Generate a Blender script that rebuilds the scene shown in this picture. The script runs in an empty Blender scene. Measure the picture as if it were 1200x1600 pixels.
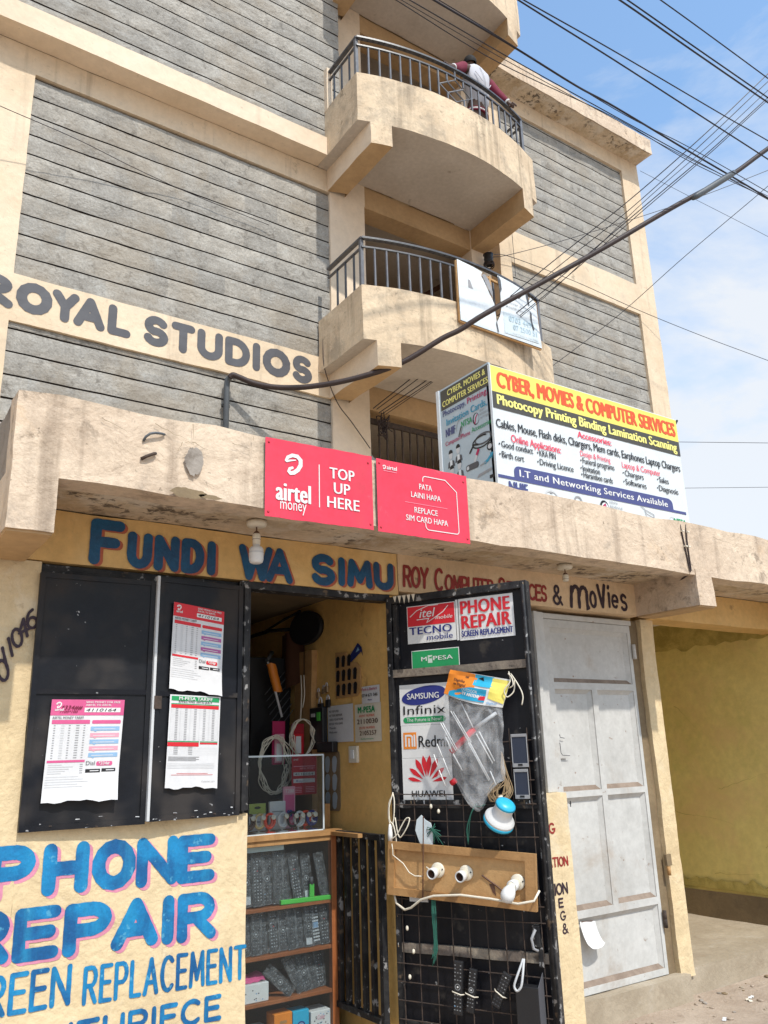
import bpy, bmesh, math, random
from mathutils import Vector, Matrix, noise
R = math.radians
random.seed(7)
sc = bpy.context.scene
col = sc.collection

# ------------------------------------------------------------------ camera
cam = bpy.data.cameras.new("camera")
cam.sensor_fit = 'HORIZONTAL'; cam.sensor_width = 36.0; cam.lens = 38.639
cam.clip_start = 0.05; cam.clip_end = 2000
camo = bpy.data.objects.new("camera", cam); col.objects.link(camo)
yaw, pitch, roll = 0.60623832, 0.28757312, -0.03199044
cf = Vector((math.sin(yaw)*math.cos(pitch), math.cos(yaw)*math.cos(pitch), math.sin(pitch)))
cr = Vector((math.cos(yaw), -math.sin(yaw), 0)); cu = cr.cross(cf)
cr2 = cr*math.cos(roll)+cu*math.sin(roll); cu2 = -cr*math.sin(roll)+cu*math.cos(roll)
M4 = Matrix((cr2, cu2, -cf)).transposed().to_4x4(); M4.translation = (0, -3.8, 1.55)
camo.matrix_world = M4
sc.camera = camo

# ------------------------------------------------------------------ world, sun, exposure
SUN_EL = R(53)
w = bpy.data.worlds.new("World"); sc.world = w; w.use_nodes = True
nt = w.node_tree; nt.nodes.clear()
def wn(t, **k):
    n = nt.nodes.new(t)
    for a, b in k.items(): setattr(n, a, b)
    return n
sky = wn('ShaderNodeTexSky', sky_type='NISHITA', sun_disc=False, sun_elevation=SUN_EL, sun_rotation=R(180),
         altitude=300, air_density=1.0, dust_density=1.2, ozone_density=1.0)
bg1 = wn('ShaderNodeBackground'); bg1.inputs[1].default_value = 0.15
bg2 = wn('ShaderNodeBackground'); bg2.inputs[0].default_value = (0.93, 0.96, 1.0, 1); bg2.inputs[1].default_value = 0.60
tc = wn('ShaderNodeTexCoord'); mp = wn('ShaderNodeMapping'); mp.inputs['Scale'].default_value = (1.5, 1.5, 3.4); mp.inputs['Location'].default_value = (0.35, 0.1, 0.0)
nz = wn('ShaderNodeTexNoise'); nz.inputs['Scale'].default_value = 1.6; nz.inputs['Detail'].default_value = 9; nz.inputs['Roughness'].default_value = 0.58; nz.inputs['Distortion'].default_value = 0.25
sep = wn('ShaderNodeSeparateXYZ')
lo = wn('ShaderNodeMapRange'); lo.inputs[1].default_value = 0.26; lo.inputs[2].default_value = 0.72; lo.inputs[3].default_value = 0.36; lo.inputs[4].default_value = -0.17
ad = wn('ShaderNodeMath', operation='ADD')
rp = wn('ShaderNodeValToRGB'); rp.color_ramp.elements[0].position = 0.46; rp.color_ramp.elements[1].position = 0.68
rp.color_ramp.elements[0].color = (0.10, 0.10, 0.10, 1); rp.color_ramp.elements[1].color = (0.92, 0.92, 0.92, 1)
mx = wn('ShaderNodeMixShader'); wo = wn('ShaderNodeOutputWorld')
lk = nt.links.new
lk(tc.outputs['Generated'], mp.inputs[0]); lk(mp.outputs[0], nz.inputs[0]); lk(tc.outputs['Generated'], sep.inputs[0])
lk(sep.outputs[2], lo.inputs[0]); lk(nz.outputs[0], ad.inputs[0]); lk(lo.outputs[0], ad.inputs[1]); lk(ad.outputs[0], rp.inputs[0])
tint = wn('ShaderNodeMix', data_type='RGBA', blend_type='MULTIPLY'); tint.inputs[0].default_value = 1.0; tint.inputs[7].default_value = (0.98, 1.28, 1.36, 1); lk(sky.outputs[0], tint.inputs[6]); lk(tint.outputs[2], bg1.inputs[0]); lk(rp.outputs[0], mx.inputs[0]); lk(bg1.outputs[0], mx.inputs[1]); lk(bg2.outputs[0], mx.inputs[2]); lk(mx.outputs[0], wo.inputs[0])
sun = bpy.data.lights.new("sun", 'SUN'); sun.energy = 2.5; sun.angle = R(1.0); sun.color = (1.0, 0.945, 0.86)
suno = bpy.data.objects.new("sun", sun); col.objects.link(suno); suno.rotation_euler = (R(90)-SUN_EL, 0, 0); suno.location = (0, -30, 40)
vs = sc.view_settings; vs.view_transform = 'Standard'; vs.look = 'None'; vs.exposure = 0.68; vs.gamma = 1.0; vs.use_curve_mapping = False

# ------------------------------------------------------------------ materials
MATS = {}
def surf(name, c1, c2=None, rough=.8, metal=0., scale=1.5, stain=None, specks=None, streak=None, grain=.10, bump=.25, bscale=60., spec=.4, bump2=0., blocks=None):
    """procedural paint / plaster / metal: two-tone noise, grain, stains with their own shape, specks, run-off streaks, bump"""
    m = bpy.data.materials.new(name); m.use_nodes = True; MATS[name] = m
    t = m.node_tree; t.nodes.clear(); N = t.nodes.new; Lk = t.links.new
    out = N('ShaderNodeOutputMaterial'); b = N('ShaderNodeBsdfPrincipled'); Lk(b.outputs[0], out.inputs[0])
    b.inputs['Roughness'].default_value = rough; b.inputs['Metallic'].default_value = metal
    b.inputs['Specular IOR Level'].default_value = spec
    co = N('ShaderNodeTexCoord').outputs['Object']
    def nse(s, det=5, ro=.55, dist=0., vec=co):
        n = N('ShaderNodeTexNoise'); n.inputs['Scale'].default_value = s; n.inputs['Detail'].default_value = det
        n.inputs['Roughness'].default_value = ro; n.inputs['Distortion'].default_value = dist; Lk(vec, n.inputs['Vector']); return n.outputs[0]
    def ramp(src, a, bb):
        r = N('ShaderNodeMapRange'); r.interpolation_type = 'SMOOTHSTEP'; r.inputs[1].default_value = a; r.inputs[2].default_value = bb; Lk(src, r.inputs[0]); return r.outputs[0]
    def mixc(f, a, bcol, mode='MIX'):
        x = N('ShaderNodeMix'); x.data_type = 'RGBA'; x.blend_type = mode
        if isinstance(f, float): x.inputs[0].default_value = f
        else: Lk(f, x.inputs[0])
        for s, v in ((6, a), (7, bcol)):
            if isinstance(v, tuple): x.inputs[s].default_value = (*v[:3], 1)
            else: Lk(v, x.inputs[s])
        return x.outputs[2]
    def mul(f, k):
        x = N('ShaderNodeMath'); x.operation = 'MULTIPLY'; Lk(f, x.inputs[0]); x.inputs[1].default_value = k; return x.outputs[0]
    c2 = c2 or tuple(v*.82 for v in c1)
    cur = mixc(ramp(nse(scale, 6, .6, .4), .35, .65), c1, c2)
    if blocks:
        bx = N('ShaderNodeTexBrick'); sp = N('ShaderNodeSeparateXYZ'); cb = N('ShaderNodeCombineXYZ'); Lk(co, sp.inputs[0]); Lk(sp.outputs[0], cb.inputs[0]); Lk(sp.outputs[2], cb.inputs[1]); Lk(cb.outputs[0], bx.inputs[0])
        bx.inputs['Scale'].default_value = 1; bx.inputs['Brick Width'].default_value = blocks[0]; bx.inputs['Row Height'].default_value = blocks[1]; bx.inputs['Mortar Size'].default_value = 0.0
        bx.inputs[1].default_value = (.80, .80, .81, 1); bx.inputs[2].default_value = (1.18, 1.14, 1.09, 1)
        cur = mixc(.6, cur, bx.outputs[0], 'MULTIPLY')
    g = N('ShaderNodeMapRange'); g.inputs[1].default_value = .3; g.inputs[2].default_value = .7; g.inputs[3].default_value = 1-grain; g.inputs[4].default_value = 1+grain; Lk(nse(scale*14, 6, .7), g.inputs[0])
    gc = N('ShaderNodeCombineColor'); [Lk(g.outputs[0], gc.inputs[i]) for i in range(3)]
    cur = mixc(1.0, cur, gc.outputs[0], 'MULTIPLY')
    for st in (stain or []):
        c, s, a, bb, k = st[:5]
        f = mul(ramp(nse(s, 9, .70, .35), a, bb), k)
        if len(st) > 5:
            f2 = ramp(nse(st[5], 3, .5), .46, .6); x = N('ShaderNodeMath'); x.operation = 'MULTIPLY'; Lk(f, x.inputs[0]); Lk(f2, x.inputs[1]); f = x.outputs[0]
        cur = mixc(f, cur, c)
    if streak:
        c, sx, a, bb, k = streak
        mpn = N('ShaderNodeMapping'); mpn.inputs['Scale'].default_value = (sx, sx, sx*.07); Lk(co, mpn.inputs[0])
        cur = mixc(mul(ramp(nse(1., 6, .6, 0., mpn.outputs[0]), a, bb), k), cur, c)
    rsrc = None
    for spk in (specks or []):
        c, s, a, bb, k = spk
        f = mul(ramp(nse(s, 3, .6), a, bb), k); cur = mixc(f, cur, c); rsrc = f
    Lk(cur, b.inputs['Base Color'])
    if rsrc is not None and rough < .6:
        x = N('ShaderNodeMapRange'); x.inputs[3].default_value = rough; x.inputs[4].default_value = .8; Lk(rsrc, x.inputs[0]); Lk(x.outputs[0], b.inputs['Roughness'])
    if bump:
        bp = N('ShaderNodeBump'); bp.inputs['Strength'].default_value = bump; bp.inputs['Distance'].default_value = .01; Lk(nse(bscale, 6, .65), bp.inputs['Height'])
        if bump2:
            b2 = N('ShaderNodeBump'); b2.inputs['Strength'].default_value = bump2; b2.inputs['Distance'].default_value = .04; Lk(nse(bscale*.12, 4, .6, .5), b2.inputs['Height']); Lk(b2.outputs[0], bp.inputs['Normal'])
        Lk(bp.outputs[0], b.inputs['Normal'])
    return m
def flat(name, c, rough=.5, metal=0., spec=.4, var=.08):
    return surf(name, c, tuple(v*(1-var) for v in c), rough=rough, metal=metal, scale=6, grain=var*.5, bump=0, spec=spec)
def glassy(name, tint, alpha, rough=.08, spec=.6, wrinkle=0., body=1.):
    m = bpy.data.materials.new(name); m.use_nodes = True; MATS[name] = m
    t = m.node_tree; t.nodes.clear(); N = t.nodes.new; Lk = t.links.new
    out = N('ShaderNodeOutputMaterial'); tr = N('ShaderNodeBsdfTransparent'); tr.inputs[0].default_value = (*tint, 1)
    b = N('ShaderNodeBsdfPrincipled'); b.inputs['Base Color'].default_value = (*[v*body for v in tint], 1); b.inputs['Roughness'].default_value = rough; b.inputs['Specular IOR Level'].default_value = spec
    mxs = N('ShaderNodeMixShader'); mxs.inputs[0].default_value = alpha
    if wrinkle:
        co = N('ShaderNodeTexCoord'); n = N('ShaderNodeTexNoise'); n.inputs['Scale'].default_value = wrinkle; n.inputs['Detail'].default_value = 4; n.inputs['Distortion'].default_value = 1.2
        Lk(co.outputs['Object'], n.inputs[0]); bp = N('ShaderNodeBump'); bp.inputs['Strength'].default_value = .55; bp.inputs['Distance'].default_value = .02; Lk(n.outputs[0], bp.inputs['Height']); Lk(bp.outputs[0], b.inputs['Normal'])
        r = N('ShaderNodeMapRange'); r.inputs[1].default_value = .4; r.inputs[2].default_value = .68; r.inputs[3].default_value = alpha*.5; r.inputs[4].default_value = min(1, alpha*2.0); Lk(n.outputs[0], r.inputs[0]); Lk(r.outputs[0], mxs.inputs[0])
    Lk(tr.outputs[0], mxs.inputs[1]); Lk(b.outputs[0], mxs.inputs[2]); Lk(mxs.outputs[0], out.inputs[0])
    return m
def emis(name, c, s):
    m = bpy.data.materials.new(name); m.use_nodes = True; MATS[name] = m
    b = m.node_tree.nodes['Principled BSDF']; b.inputs['Base Color'].default_value = (*c, 1); b.inputs['Emission Color'].default_value = (*c, 1); b.inputs['Emission Strength'].default_value = s
    return m
DIRT = (.09, .065, .045); GREYD = (.20, .18, .155)
surf('peach_plaster', (.71, .575, .42), (.64, .50, .345), scale=.9, grain=.07, stain=[(DIRT, 5., .58, .72, .55, .8), ((.44, .38, .30), 1.6, .50, .72, .45), ((.34, .28, .2), 16., .60, .68, .45)], streak=((.26, .2, .14), 6., .54, .76, .5), bump=.3, bscale=45, bump2=.25)
surf('pale_plaster', (.74, .605, .46), (.67, .535, .39), scale=.8, grain=.07, stain=[((.45, .37, .29), 2.2, .54, .74, .45), ((.36, .29, .22), 14., .62, .70, .45)], streak=((.34, .26, .18), 4., .6, .8, .35), bump=.25, bscale=45, bump2=.2)
surf('balcony_plaster', (.70, .555, .385), (.58, .445, .30), scale=1.8, grain=.10, stain=[(DIRT, 6., .57, .68, .7, 1.2), ((.33, .27, .20), 2.4, .49, .66, .6), ((.26, .2, .14), 13., .58, .67, .5)], streak=((.22, .165, .11), 7., .51, .73, .62), bump=.45, bscale=40, bump2=.4)
surf('canopy_plaster', (.645, .515, .385), (.565, .44, .325), scale=1.8, grain=.12, stain=[((.17, .125, .09), 11., .54, .66, .7, 1.9), ((.27, .22, .175), 3.4, .52, .68, .6), ((.78, .53, .30), 1.9, .58, .74, .5), (DIRT, 26., .63, .69, .6)], streak=((.24, .175, .125), 8., .52, .74, .65), bump=.55, bscale=45, bump2=.5)
surf('weathered_concrete', (.33, .29, .25), (.24, .205, .17), scale=2., stain=[(DIRT, 7., .5, .68, .6)], bump=.5, bscale=40, bump2=.3)
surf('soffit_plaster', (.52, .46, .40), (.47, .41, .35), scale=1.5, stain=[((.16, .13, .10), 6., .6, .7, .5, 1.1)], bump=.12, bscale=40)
surf('canopy_soffit', (.60, .49, .36), (.44, .33, .21), scale=2.4, grain=.16, stain=[((.64, .57, .48), 3., .48, .62, .7), ((.085, .062, .045), 13., .50, .58, .92, 2.6), ((.14, .10, .07), 5., .56, .68, .6)], bump=.35, bscale=45, bump2=.2)
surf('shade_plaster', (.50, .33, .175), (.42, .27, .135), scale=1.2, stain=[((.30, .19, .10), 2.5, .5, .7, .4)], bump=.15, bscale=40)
surf('stone', (.352, .336, .305), (.275, .26, .234), scale=3.4, grain=.26, stain=[((.125, .112, .096), 8., .54, .68, .7), ((.43, .43, .405), 5., .55, .72, .5), ((.28, .235, .18), 1.1, .48, .66, .55), ((.07, .06, .05), 30., .66, .72, .6)], bump=1., bscale=30, bump2=.9, blocks=(.43, .2333))
surf('mortar_gap', (.055, .043, .038), rough=.95, bump=0)
surf('yellow_wall', (.675, .535, .33), (.60, .46, .27), scale=1.4, grain=.10, stain=[((.36, .26, .15), 5., .56, .72, .5, 1.2), ((.72, .64, .50), 3., .54, .72, .5), ((.40, .30, .18), 17., .60, .68, .45)], streak=((.40, .29, .17), 6., .58, .78, .4), bump=.5, bscale=38, bump2=.45)
surf('ochre_lintel', (.70, .455, .185), (.60, .375, .14), scale=1.6, stain=[((.16, .09, .045), 6., .58, .7, .55, 1.3), ((.70, .52, .27), 2.2, .52, .7, .5)], bump=.3, bscale=38, bump2=.2)
surf('cream_lintel', (.68, .50, .32), (.60, .43, .255), scale=1.6, stain=[(DIRT, 8., .6, .7, .6, 1.6)], bump=.3, bscale=40, bump2=.2)
surf('inner_wall', (.80, .525, .19), (.70, .43, .14), scale=1.4, stain=[((.36, .18, .07), 7., .58, .7, .55), ((.36, .20, .07), 2., .55, .72, .4)], bump=.3, bscale=40)
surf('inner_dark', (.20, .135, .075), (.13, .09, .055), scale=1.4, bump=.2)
surf('olive_wall', (.80, .67, .25), (.74, .59, .21), scale=1.1, stain=[((.62, .54, .17), 3.5, .52, .68, .5), ((.78, .54, .24), 1.2, .46, .66, .65), ((.35, .27, .08), 24., .66, .72, .5)], streak=((.28, .2, .06), 5., .62, .8, .3), bump=.2, bscale=40)
surf('olive_stain', (.42, .33, .09), (.60, .48, .15), scale=9, bump=.5, bscale=40)
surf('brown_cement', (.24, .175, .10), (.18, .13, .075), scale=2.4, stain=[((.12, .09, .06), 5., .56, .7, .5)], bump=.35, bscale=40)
surf('floor_cement', (.40, .335, .25), (.33, .27, .195), scale=2.2, stain=[((.26, .2, .14), 4., .54, .7, .5), ((.48, .43, .36), 3., .55, .7, .5)], bump=.4, bscale=45, bump2=.2)
surf('dirt_ground', (.42, .335, .26), (.35, .27, .205), scale=2.6, stain=[((.20, .145, .10), 6., .55, .7, .5), ((.46, .37, .29), 4., .56, .72, .4)], bump=.8, bscale=50, bump2=.5)
surf('black_metal', (.006, .0065, .010), (.011, .011, .014), rough=.42, scale=4, specks=[((.30, .30, .30), 34., .71, .745, .7), ((.07, .06, .05), 9., .62, .74, .5)], bump=.12, bscale=25, spec=.22)
surf('black_metal_worn', (.011, .011, .013), (.032, .031, .031), rough=.5, spec=.25, scale=11, specks=[((.34, .33, .32), 22., .60, .66, .75), ((.16, .11, .07), 12., .62, .7, .7)], bump=.4, bscale=40)
surf('shutter_metal', (.0065, .0078, .012), (.013, .0135, .016), rough=.36, scale=2.2, specks=[((.42, .42, .42), 28., .725, .75, .8), ((.045, .039, .036), 2.6, .46, .64, .8)], streak=((.03, .03, .033), 9., .62, .8, .4), bump=.16, bscale=14, bump2=.2, spec=.22)
surf('rail_bar', (.28, .235, .18), (.14, .11, .09), rough=.75, scale=7, specks=[((.05, .04, .035), 14., .58, .68, .8)], bump=.5, bscale=40)
surf('railing_metal', (.052, .052, .060), (.085, .085, .092), rough=.4, scale=8, bump=.1, spec=.5)
surf('railing_grey', (.16, .165, .18), (.11, .11, .12), rough=.45, scale=8, bump=.1, spec=.5)
surf('grey_door', (.53, .525, .505), (.455, .45, .43), rough=.5, scale=1.6, stain=[((.33, .25, .18), 2.0, .54, .72, .5), ((.20, .13, .08), 12., .64, .70, .6)], streak=((.30, .22, .15), 7., .57, .78, .45), specks=[((.22, .12, .07), 20., .69, .74, .7)], bump=.12, bscale=14, bump2=.25, spec=.35)
surf('wire_black', (.016, .013, .02), rough=.5, bump=0); surf('wire_brown', (.042, .026, .024), rough=.6, bump=.3)
surf('conduit', (.10, .11, .12), rough=.5, bump=.2)
surf('brown_ledge', (.20, .15, .115), (.27, .21, .165), rough=.9, scale=9, bump=.2)
surf('rust', (.075, .05, .038), (.04, .03, .025), rough=.8, scale=20, bump=.4)
surf('wood', (.42, .235, .095), (.30, .155, .055), rough=.65, scale=2.4, streak=((.17, .08, .03), 14., .5, .75, .5), bump=.3, bscale=40)
surf('wood_pale', (.50, .30, .13), (.40, .22, .085), rough=.65, scale=3, stain=[((.20, .10, .04), 9., .6, .72, .6)], bump=.3, bscale=40)
surf('cabinet_wood', (.36, .125, .045), (.28, .09, .03), rough=.45, scale=3, streak=((.18, .06, .02), 20., .5, .75, .4), bump=.15, bscale=40)
for n_, c_, r_ in [('white', (.72, .72, .71), .5), ('paper', (.66, .66, .67), .7), ('ivory', (.72, .66, .54), .45), ('red', (.62, .018, .03), .45), ('signred', (.80, .042, .095), .42), ('deepred', (.42, .02, .035), .5), ('green', (.015, .30, .10), .45), ('leaf_green', (.10, .55, .08), .4),
    ('navy', (.02, .03, .20), .45), ('signnavy', (.065, .075, .215), .5), ('ink', (.012, .012, .014), .6), ('darkgrey', (.082, .082, .092), .6), ('grey', (.30, .30, .31), .6), ('lightgrey', (.56, .57, .58), .6),
    ('yellow', (.80, .68, .14), .5), ('signdark', (.065, .062, .052), .5), ('lemon', (.86, .80, .24), .5), ('orange', (.80, .25, .03), .45), ('signorange', (.70, .10, .03), .5), ('cyan', (.02, .34, .56), .45), ('aqua', (.03, .42, .66), .35), ('signcyan', (.03, .30, .46), .5), ('skyblue', (.25, .42, .62), .5),
    ('pink', (.62, .10, .25), .5), ('palepink', (.72, .33, .42), .5), ('mauve', (.40, .10, .30), .5), ('maroon', (.17, .012, .035), .8), ('crimson', (.42, .01, .09), .5), ('jacket_white', (.52, .52, .56), .85), ('olive_cloth', (.14, .13, .10), .9), ('skin', (.085, .045, .03), .55), ('hair', (.010, .009, .009), .8),
    ('plastic_black', (.018, .018, .02), .4), ('button_grey', (.23, .235, .24), .5), ('chrome', (.7, .7, .72), .2), ('gold', (.70, .50, .20), .3), ('brown', (.11, .05, .03), .6), ('string_green', (.025, .125, .09), .8), ('twine', (.34, .235, .13), .85), ('acrylic_red', (.75, .06, .02), .3), ('card_green', (.42, .50, .10), .5), ('blue_card', (.02, .03, .14), .45), ('palegreen', (.52, .62, .54), .6), ('paleblue', (.60, .68, .72), .55), ('faintblue', (.42, .55, .63), .55), ('panelwhite', (.66, .70, .72), .45), ('panelgrey', (.42, .50, .55), .5), ('copper', (.35, .19, .11), .5)]:
    flat(n_, c_, r_)
surf('blue_paint', (.006, .205, .44), (.004, .085, .24), rough=.5, scale=6, grain=.14, streak=((.02, .28, .48), 16., .5, .7, .4), specks=[((.10, .36, .52), 26., .62, .70, .6)], bump=.25, bscale=60)
surf('darkblue_paint', (.006, .045, .115), (.004, .075, .17), rough=.5, scale=5, grain=.2, bump=.25, bscale=60)
surf('pink_paint', (.66, .25, .36), rough=.6, scale=8, bump=.2); surf('rust_paint', (.42, .10, .05), rough=.6, scale=8, bump=.2)
surf('red_paint', (.30, .025, .02), (.22, .02, .015), rough=.6, scale=9, bump=.2); surf('marker', (.035, .018, .028), rough=.6, scale=9, bump=.1)
surf('sign_red_metal', (.74, .045, .085), (.66, .038, .075), rough=.45, scale=1.8, stain=[((.52, .06, .08), 2.5, .54, .74, .5), ((.80, .22, .25), 9., .60, .72, .3)], bump=.05, bscale=10, bump2=.15)
surf('banner', (.66, .71, .74), (.72, .75, .77), rough=.4, scale=2, bump=.1, bscale=14, bump2=.2)
flat('dial', (.6, .5, .4), .2, .6); flat('metal_dark', (.05, .05, .05), .35, .8); flat('lightbar', (.62, .70, .66), .4); flat('lock', (.45, .33, .2), .35, .7)
glassy('glass', (.93, .96, .97), .10, .03, .8, 0., .12); glassy('film', (.93, .94, .95), .16, .16, .9, 8.); glassy('sleeve_film', (.90, .92, .94), .17, .16, 1., 38., .45); glassy('screen', (.05, .06, .09), .75, .25, .2)

# ------------------------------------------------------------------ mesh helpers
class MB:
    def __init__(s): s.b = bmesh.new(); s.m = []; s.smooth = set()
    def mi(s, mat):
        if mat not in s.m: s.m.append(mat)
        return s.m.index(mat)
    def face(s, pts, mat, smooth=False):
        vs_ = [s.b.verts.new(p) for p in pts]
        try: f = s.b.faces.new(vs_)
        except ValueError: return None
        f.material_index = s.mi(mat); f.smooth = smooth; return f
    def grid(s, fn, nu, nv, mat, smooth=False, closeu=False):
        i = s.mi(mat); V = [[s.b.verts.new(fn(a/nu, c/nv)) for c in range(nv+1)] for a in range(nu+(0 if closeu else 1))]
        n = len(V)
        for a in range(nu):
            for c in range(nv):
                try:
                    f = s.b.faces.new((V[a][c], V[(a+1) % n][c], V[(a+1) % n][c+1], V[a][c+1])); f.material_index = i; f.smooth = smooth
                except ValueError: pass
    def box(s, x0, x1, y0, y1, z0, z1, mat, bev=0., M=None):
        M = M or Matrix.Identity(4)
        P = [M @ Vector(p) for p in ((x0, y0, z0), (x1, y0, z0), (x1, y1, z0), (x0, y1, z0), (x0, y0, z1), (x1, y0, z1), (x1, y1, z1), (x0, y1, z1))]
        v = [s.b.verts.new(p) for p in P]; i = s.mi(mat); fs = []
        for q in ((3, 2, 1, 0), (4, 5, 6, 7), (0, 1, 5, 4), (1, 2, 6, 5), (2, 3, 7, 6), (3, 0, 4, 7)):
            f = s.b.faces.new([v[k] for k in q]); f.material_index = i; fs.append(f)
        if bev:
            ed = list({e for f in fs for e in f.edges})
            r = bmesh.ops.bevel(s.b, geom=ed, offset=bev, segments=2, profile=.5, affect='EDGES', material=-1)
            for f in r['faces']: f.material_index = i
    def rbox(s, x0, x1, y0, y1, z0, z1, mat, seg=.12, amp=.006, top=0.):
        """box cut into a grid whose faces waver a little, as hand-laid plaster and concrete do"""
        nx, ny, nz_ = [max(1, min(70, round(d/seg))) for d in (x1-x0, y1-y0, z1-z0)]
        def d(p):
            q = Vector(p); n = noise.noise_vector(q*3.1)*amp + noise.noise_vector(q*11.)*amp*.5
            if top and p[2] > z1-1e-4: n.z += top*(noise.noise(q*5.)*.9+noise.noise(q*17.)*.6)
            return q+n
        L = lambda a, b_, t: a+(b_-a)*t
        for (fx, n1, n2) in ((lambda u, v: (L(x0, x1, u), y0, L(z0, z1, v)), nx, nz_), (lambda u, v: (L(x1, x0, u), y1, L(z0, z1, v)), nx, nz_),
                             (lambda u, v: (x0, L(y1, y0, u), L(z0, z1, v)), ny, nz_), (lambda u, v: (x1, L(y0, y1, u), L(z0, z1, v)), ny, nz_),
                             (lambda u, v: (L(x0, x1, u), L(y0, y1, v), z1), nx, ny), (lambda u, v: (L(x0, x1, u), L(y1, y0, v), z0), nx, ny)):
            s.grid(lambda u, v: d(fx(u, v)), n1, n2, mat)
    def prism(s, pts, d, mat):
        """closed outline pts (3-D, planar) pushed along vector d"""
        d = Vector(d); a = [Vector(p) for p in pts]; b_ = [p+d for p in a]; i = s.mi(mat)
        va = [s.b.verts.new(p) for p in a]; vb = [s.b.verts.new(p) for p in b_]
        for f in (va[::-1], vb):
            q = s.b.faces.new(f); q.material_index = i
        n = len(a)
        for k in range(n):
            q = s.b.faces.new((va[k], va[(k+1) % n], vb[(k+1) % n], vb[k])); q.material_index = i
    def tube(s, pts, r, mat, n=8, cap=True, flat_=None):
        pts = [Vector(p) for p in pts]; i = s.mi(mat); rings = []
        rr = r if isinstance(r, (list, tuple)) else [r]*len(pts)
        up = None
        for k, p in enumerate(pts):
            t = (pts[min(k+1, len(pts)-1)]-pts[max(k-1, 0)]).normalized()
            if up is None: up = t.orthogonal().normalized()
            up = (up-t*up.dot(t)); up = up.normalized() if up.length > 1e-6 else t.orthogonal().normalized()
            sd = t.cross(up)
            rings.append([s.b.verts.new(p+(up*math.cos(2*math.pi*a/n)+sd*math.sin(2*math.pi*a/n))*rr[k]) for a in range(n)])
        for k in range(len(rings)-1):
            for a in range(n):
                f = s.b.faces.new((rings[k][a], rings[k][(a+1) % n], rings[k+1][(a+1) % n], rings[k+1][a])); f.material_index = i; f.smooth = n > 5
        if cap:
            for q in (rings[0][::-1], rings[-1]):
                f = s.b.faces.new(q); f.material_index = i
    def lathe(s, prof, M, mat, n=20):
        """prof = [(radius, height)] round local z of matrix M; mat may be a list, one per band"""
        rings = [[s.b.verts.new(M @ Vector((r*math.cos(2*math.pi*a/n), r*math.sin(2*math.pi*a/n), h))) for a in range(n)] for r, h in prof]
        for k in range(len(rings)-1):
            i = s.mi(mat[k] if isinstance(mat, list) else mat)
            for a in range(n):
                f = s.b.faces.new((rings[k][a], rings[k][(a+1) % n], rings[k+1][(a+1) % n], rings[k+1][a])); f.material_index = i; f.smooth = True
        for q, k in ((rings[0][::-1], 0), (rings[-1], -1)):
            f = s.b.faces.new(q); f.material_index = s.mi(mat[k] if isinstance(mat, list) else mat)
def link(o, parent=None):
    col.objects.link(o)
    if parent:
        o.parent = parent
        o.matrix_parent_inverse = Matrix.Translation(-parent.location) if parent.type == 'EMPTY' and not parent.rotation_euler.z else parent.matrix_basis.inverted()
    return o
def obj(name, mb, parent=None, label=None, cat=None, group=None, kind=None):
    me = bpy.data.meshes.new(name); mb.b.normal_update(); mb.b.to_mesh(me); mb.b.free()
    for m in mb.m: me.materials.append(MATS[m])
    return tag(link(bpy.data.objects.new(name, me), parent), label, cat, group, kind)
def tag(o, label=None, cat=None, group=None, kind=None):
    for k, v in (('label', label), ('category', cat), ('group', group), ('kind', kind)):
        if v: o[k] = v
    return o
def thing(name, loc, label, cat, group=None, kind=None):
    o = bpy.data.objects.new(name, None); o.location = loc; o.empty_display_size = .1; col.objects.link(o); bpy.context.view_layer.update()
    return tag(o, label, cat, group, kind)

# ------------------------------------------------------------------ flat sheets: lettering and print lie in a plane
class Frame:
    def __init__(s, o, u, v, n, bend=None): s.o, s.u, s.v, s.n, s.bend = Vector(o), Vector(u), Vector(v), Vector(n), bend
    def p(s, x, y, off=.0015):
        if s.bend: off += s.bend(x, y)
        return s.o+s.u*x+s.v*y+s.n*off
def ROUGHW(y, amp):
    """plane of a hand-plastered wall: print on it follows the plaster's unevenness"""
    def bend(x, z):
        q = Vector((x, y, z)); return -(noise.noise_vector(q*3.1).y*amp+noise.noise_vector(q*11.).y*amp*.5)
    return Frame((0, y, 0), (1, 0, 0), (0, 0, 1), (0, -1, 0), bend)
WALLX = lambda y: Frame((0, y, 0), (1, 0, 0), (0, 0, 1), (0, -1, 0))
GLY = {}
def glyph(txt, bold=0., shear=0., space=1.):
    k = (txt, bold, shear, space)
    if k not in GLY:
        c = bpy.data.curves.new('t', 'FONT'); c.body = txt; c.size = 1; c.offset = bold; c.shear = shear; c.space_character = space; c.resolution_u = 3; c.fill_mode = 'FRONT'
        o = bpy.data.objects.new('t', c); col.objects.link(o); dg = bpy.context.evaluated_depsgraph_get(); dg.update()
        me = bpy.data.meshes.new_from_object(o.evaluated_get(dg))
        V = [(v.co.x, v.co.y) for v in me.vertices]; F = [tuple(p.vertices) for p in me.polygons]
        bpy.data.objects.remove(o); bpy.data.curves.remove(c); bpy.data.meshes.remove(me)
        xs = [v[0] for v in V]; GLY[k] = (V, F, min(xs), max(xs))
    return GLY[k]
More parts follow.
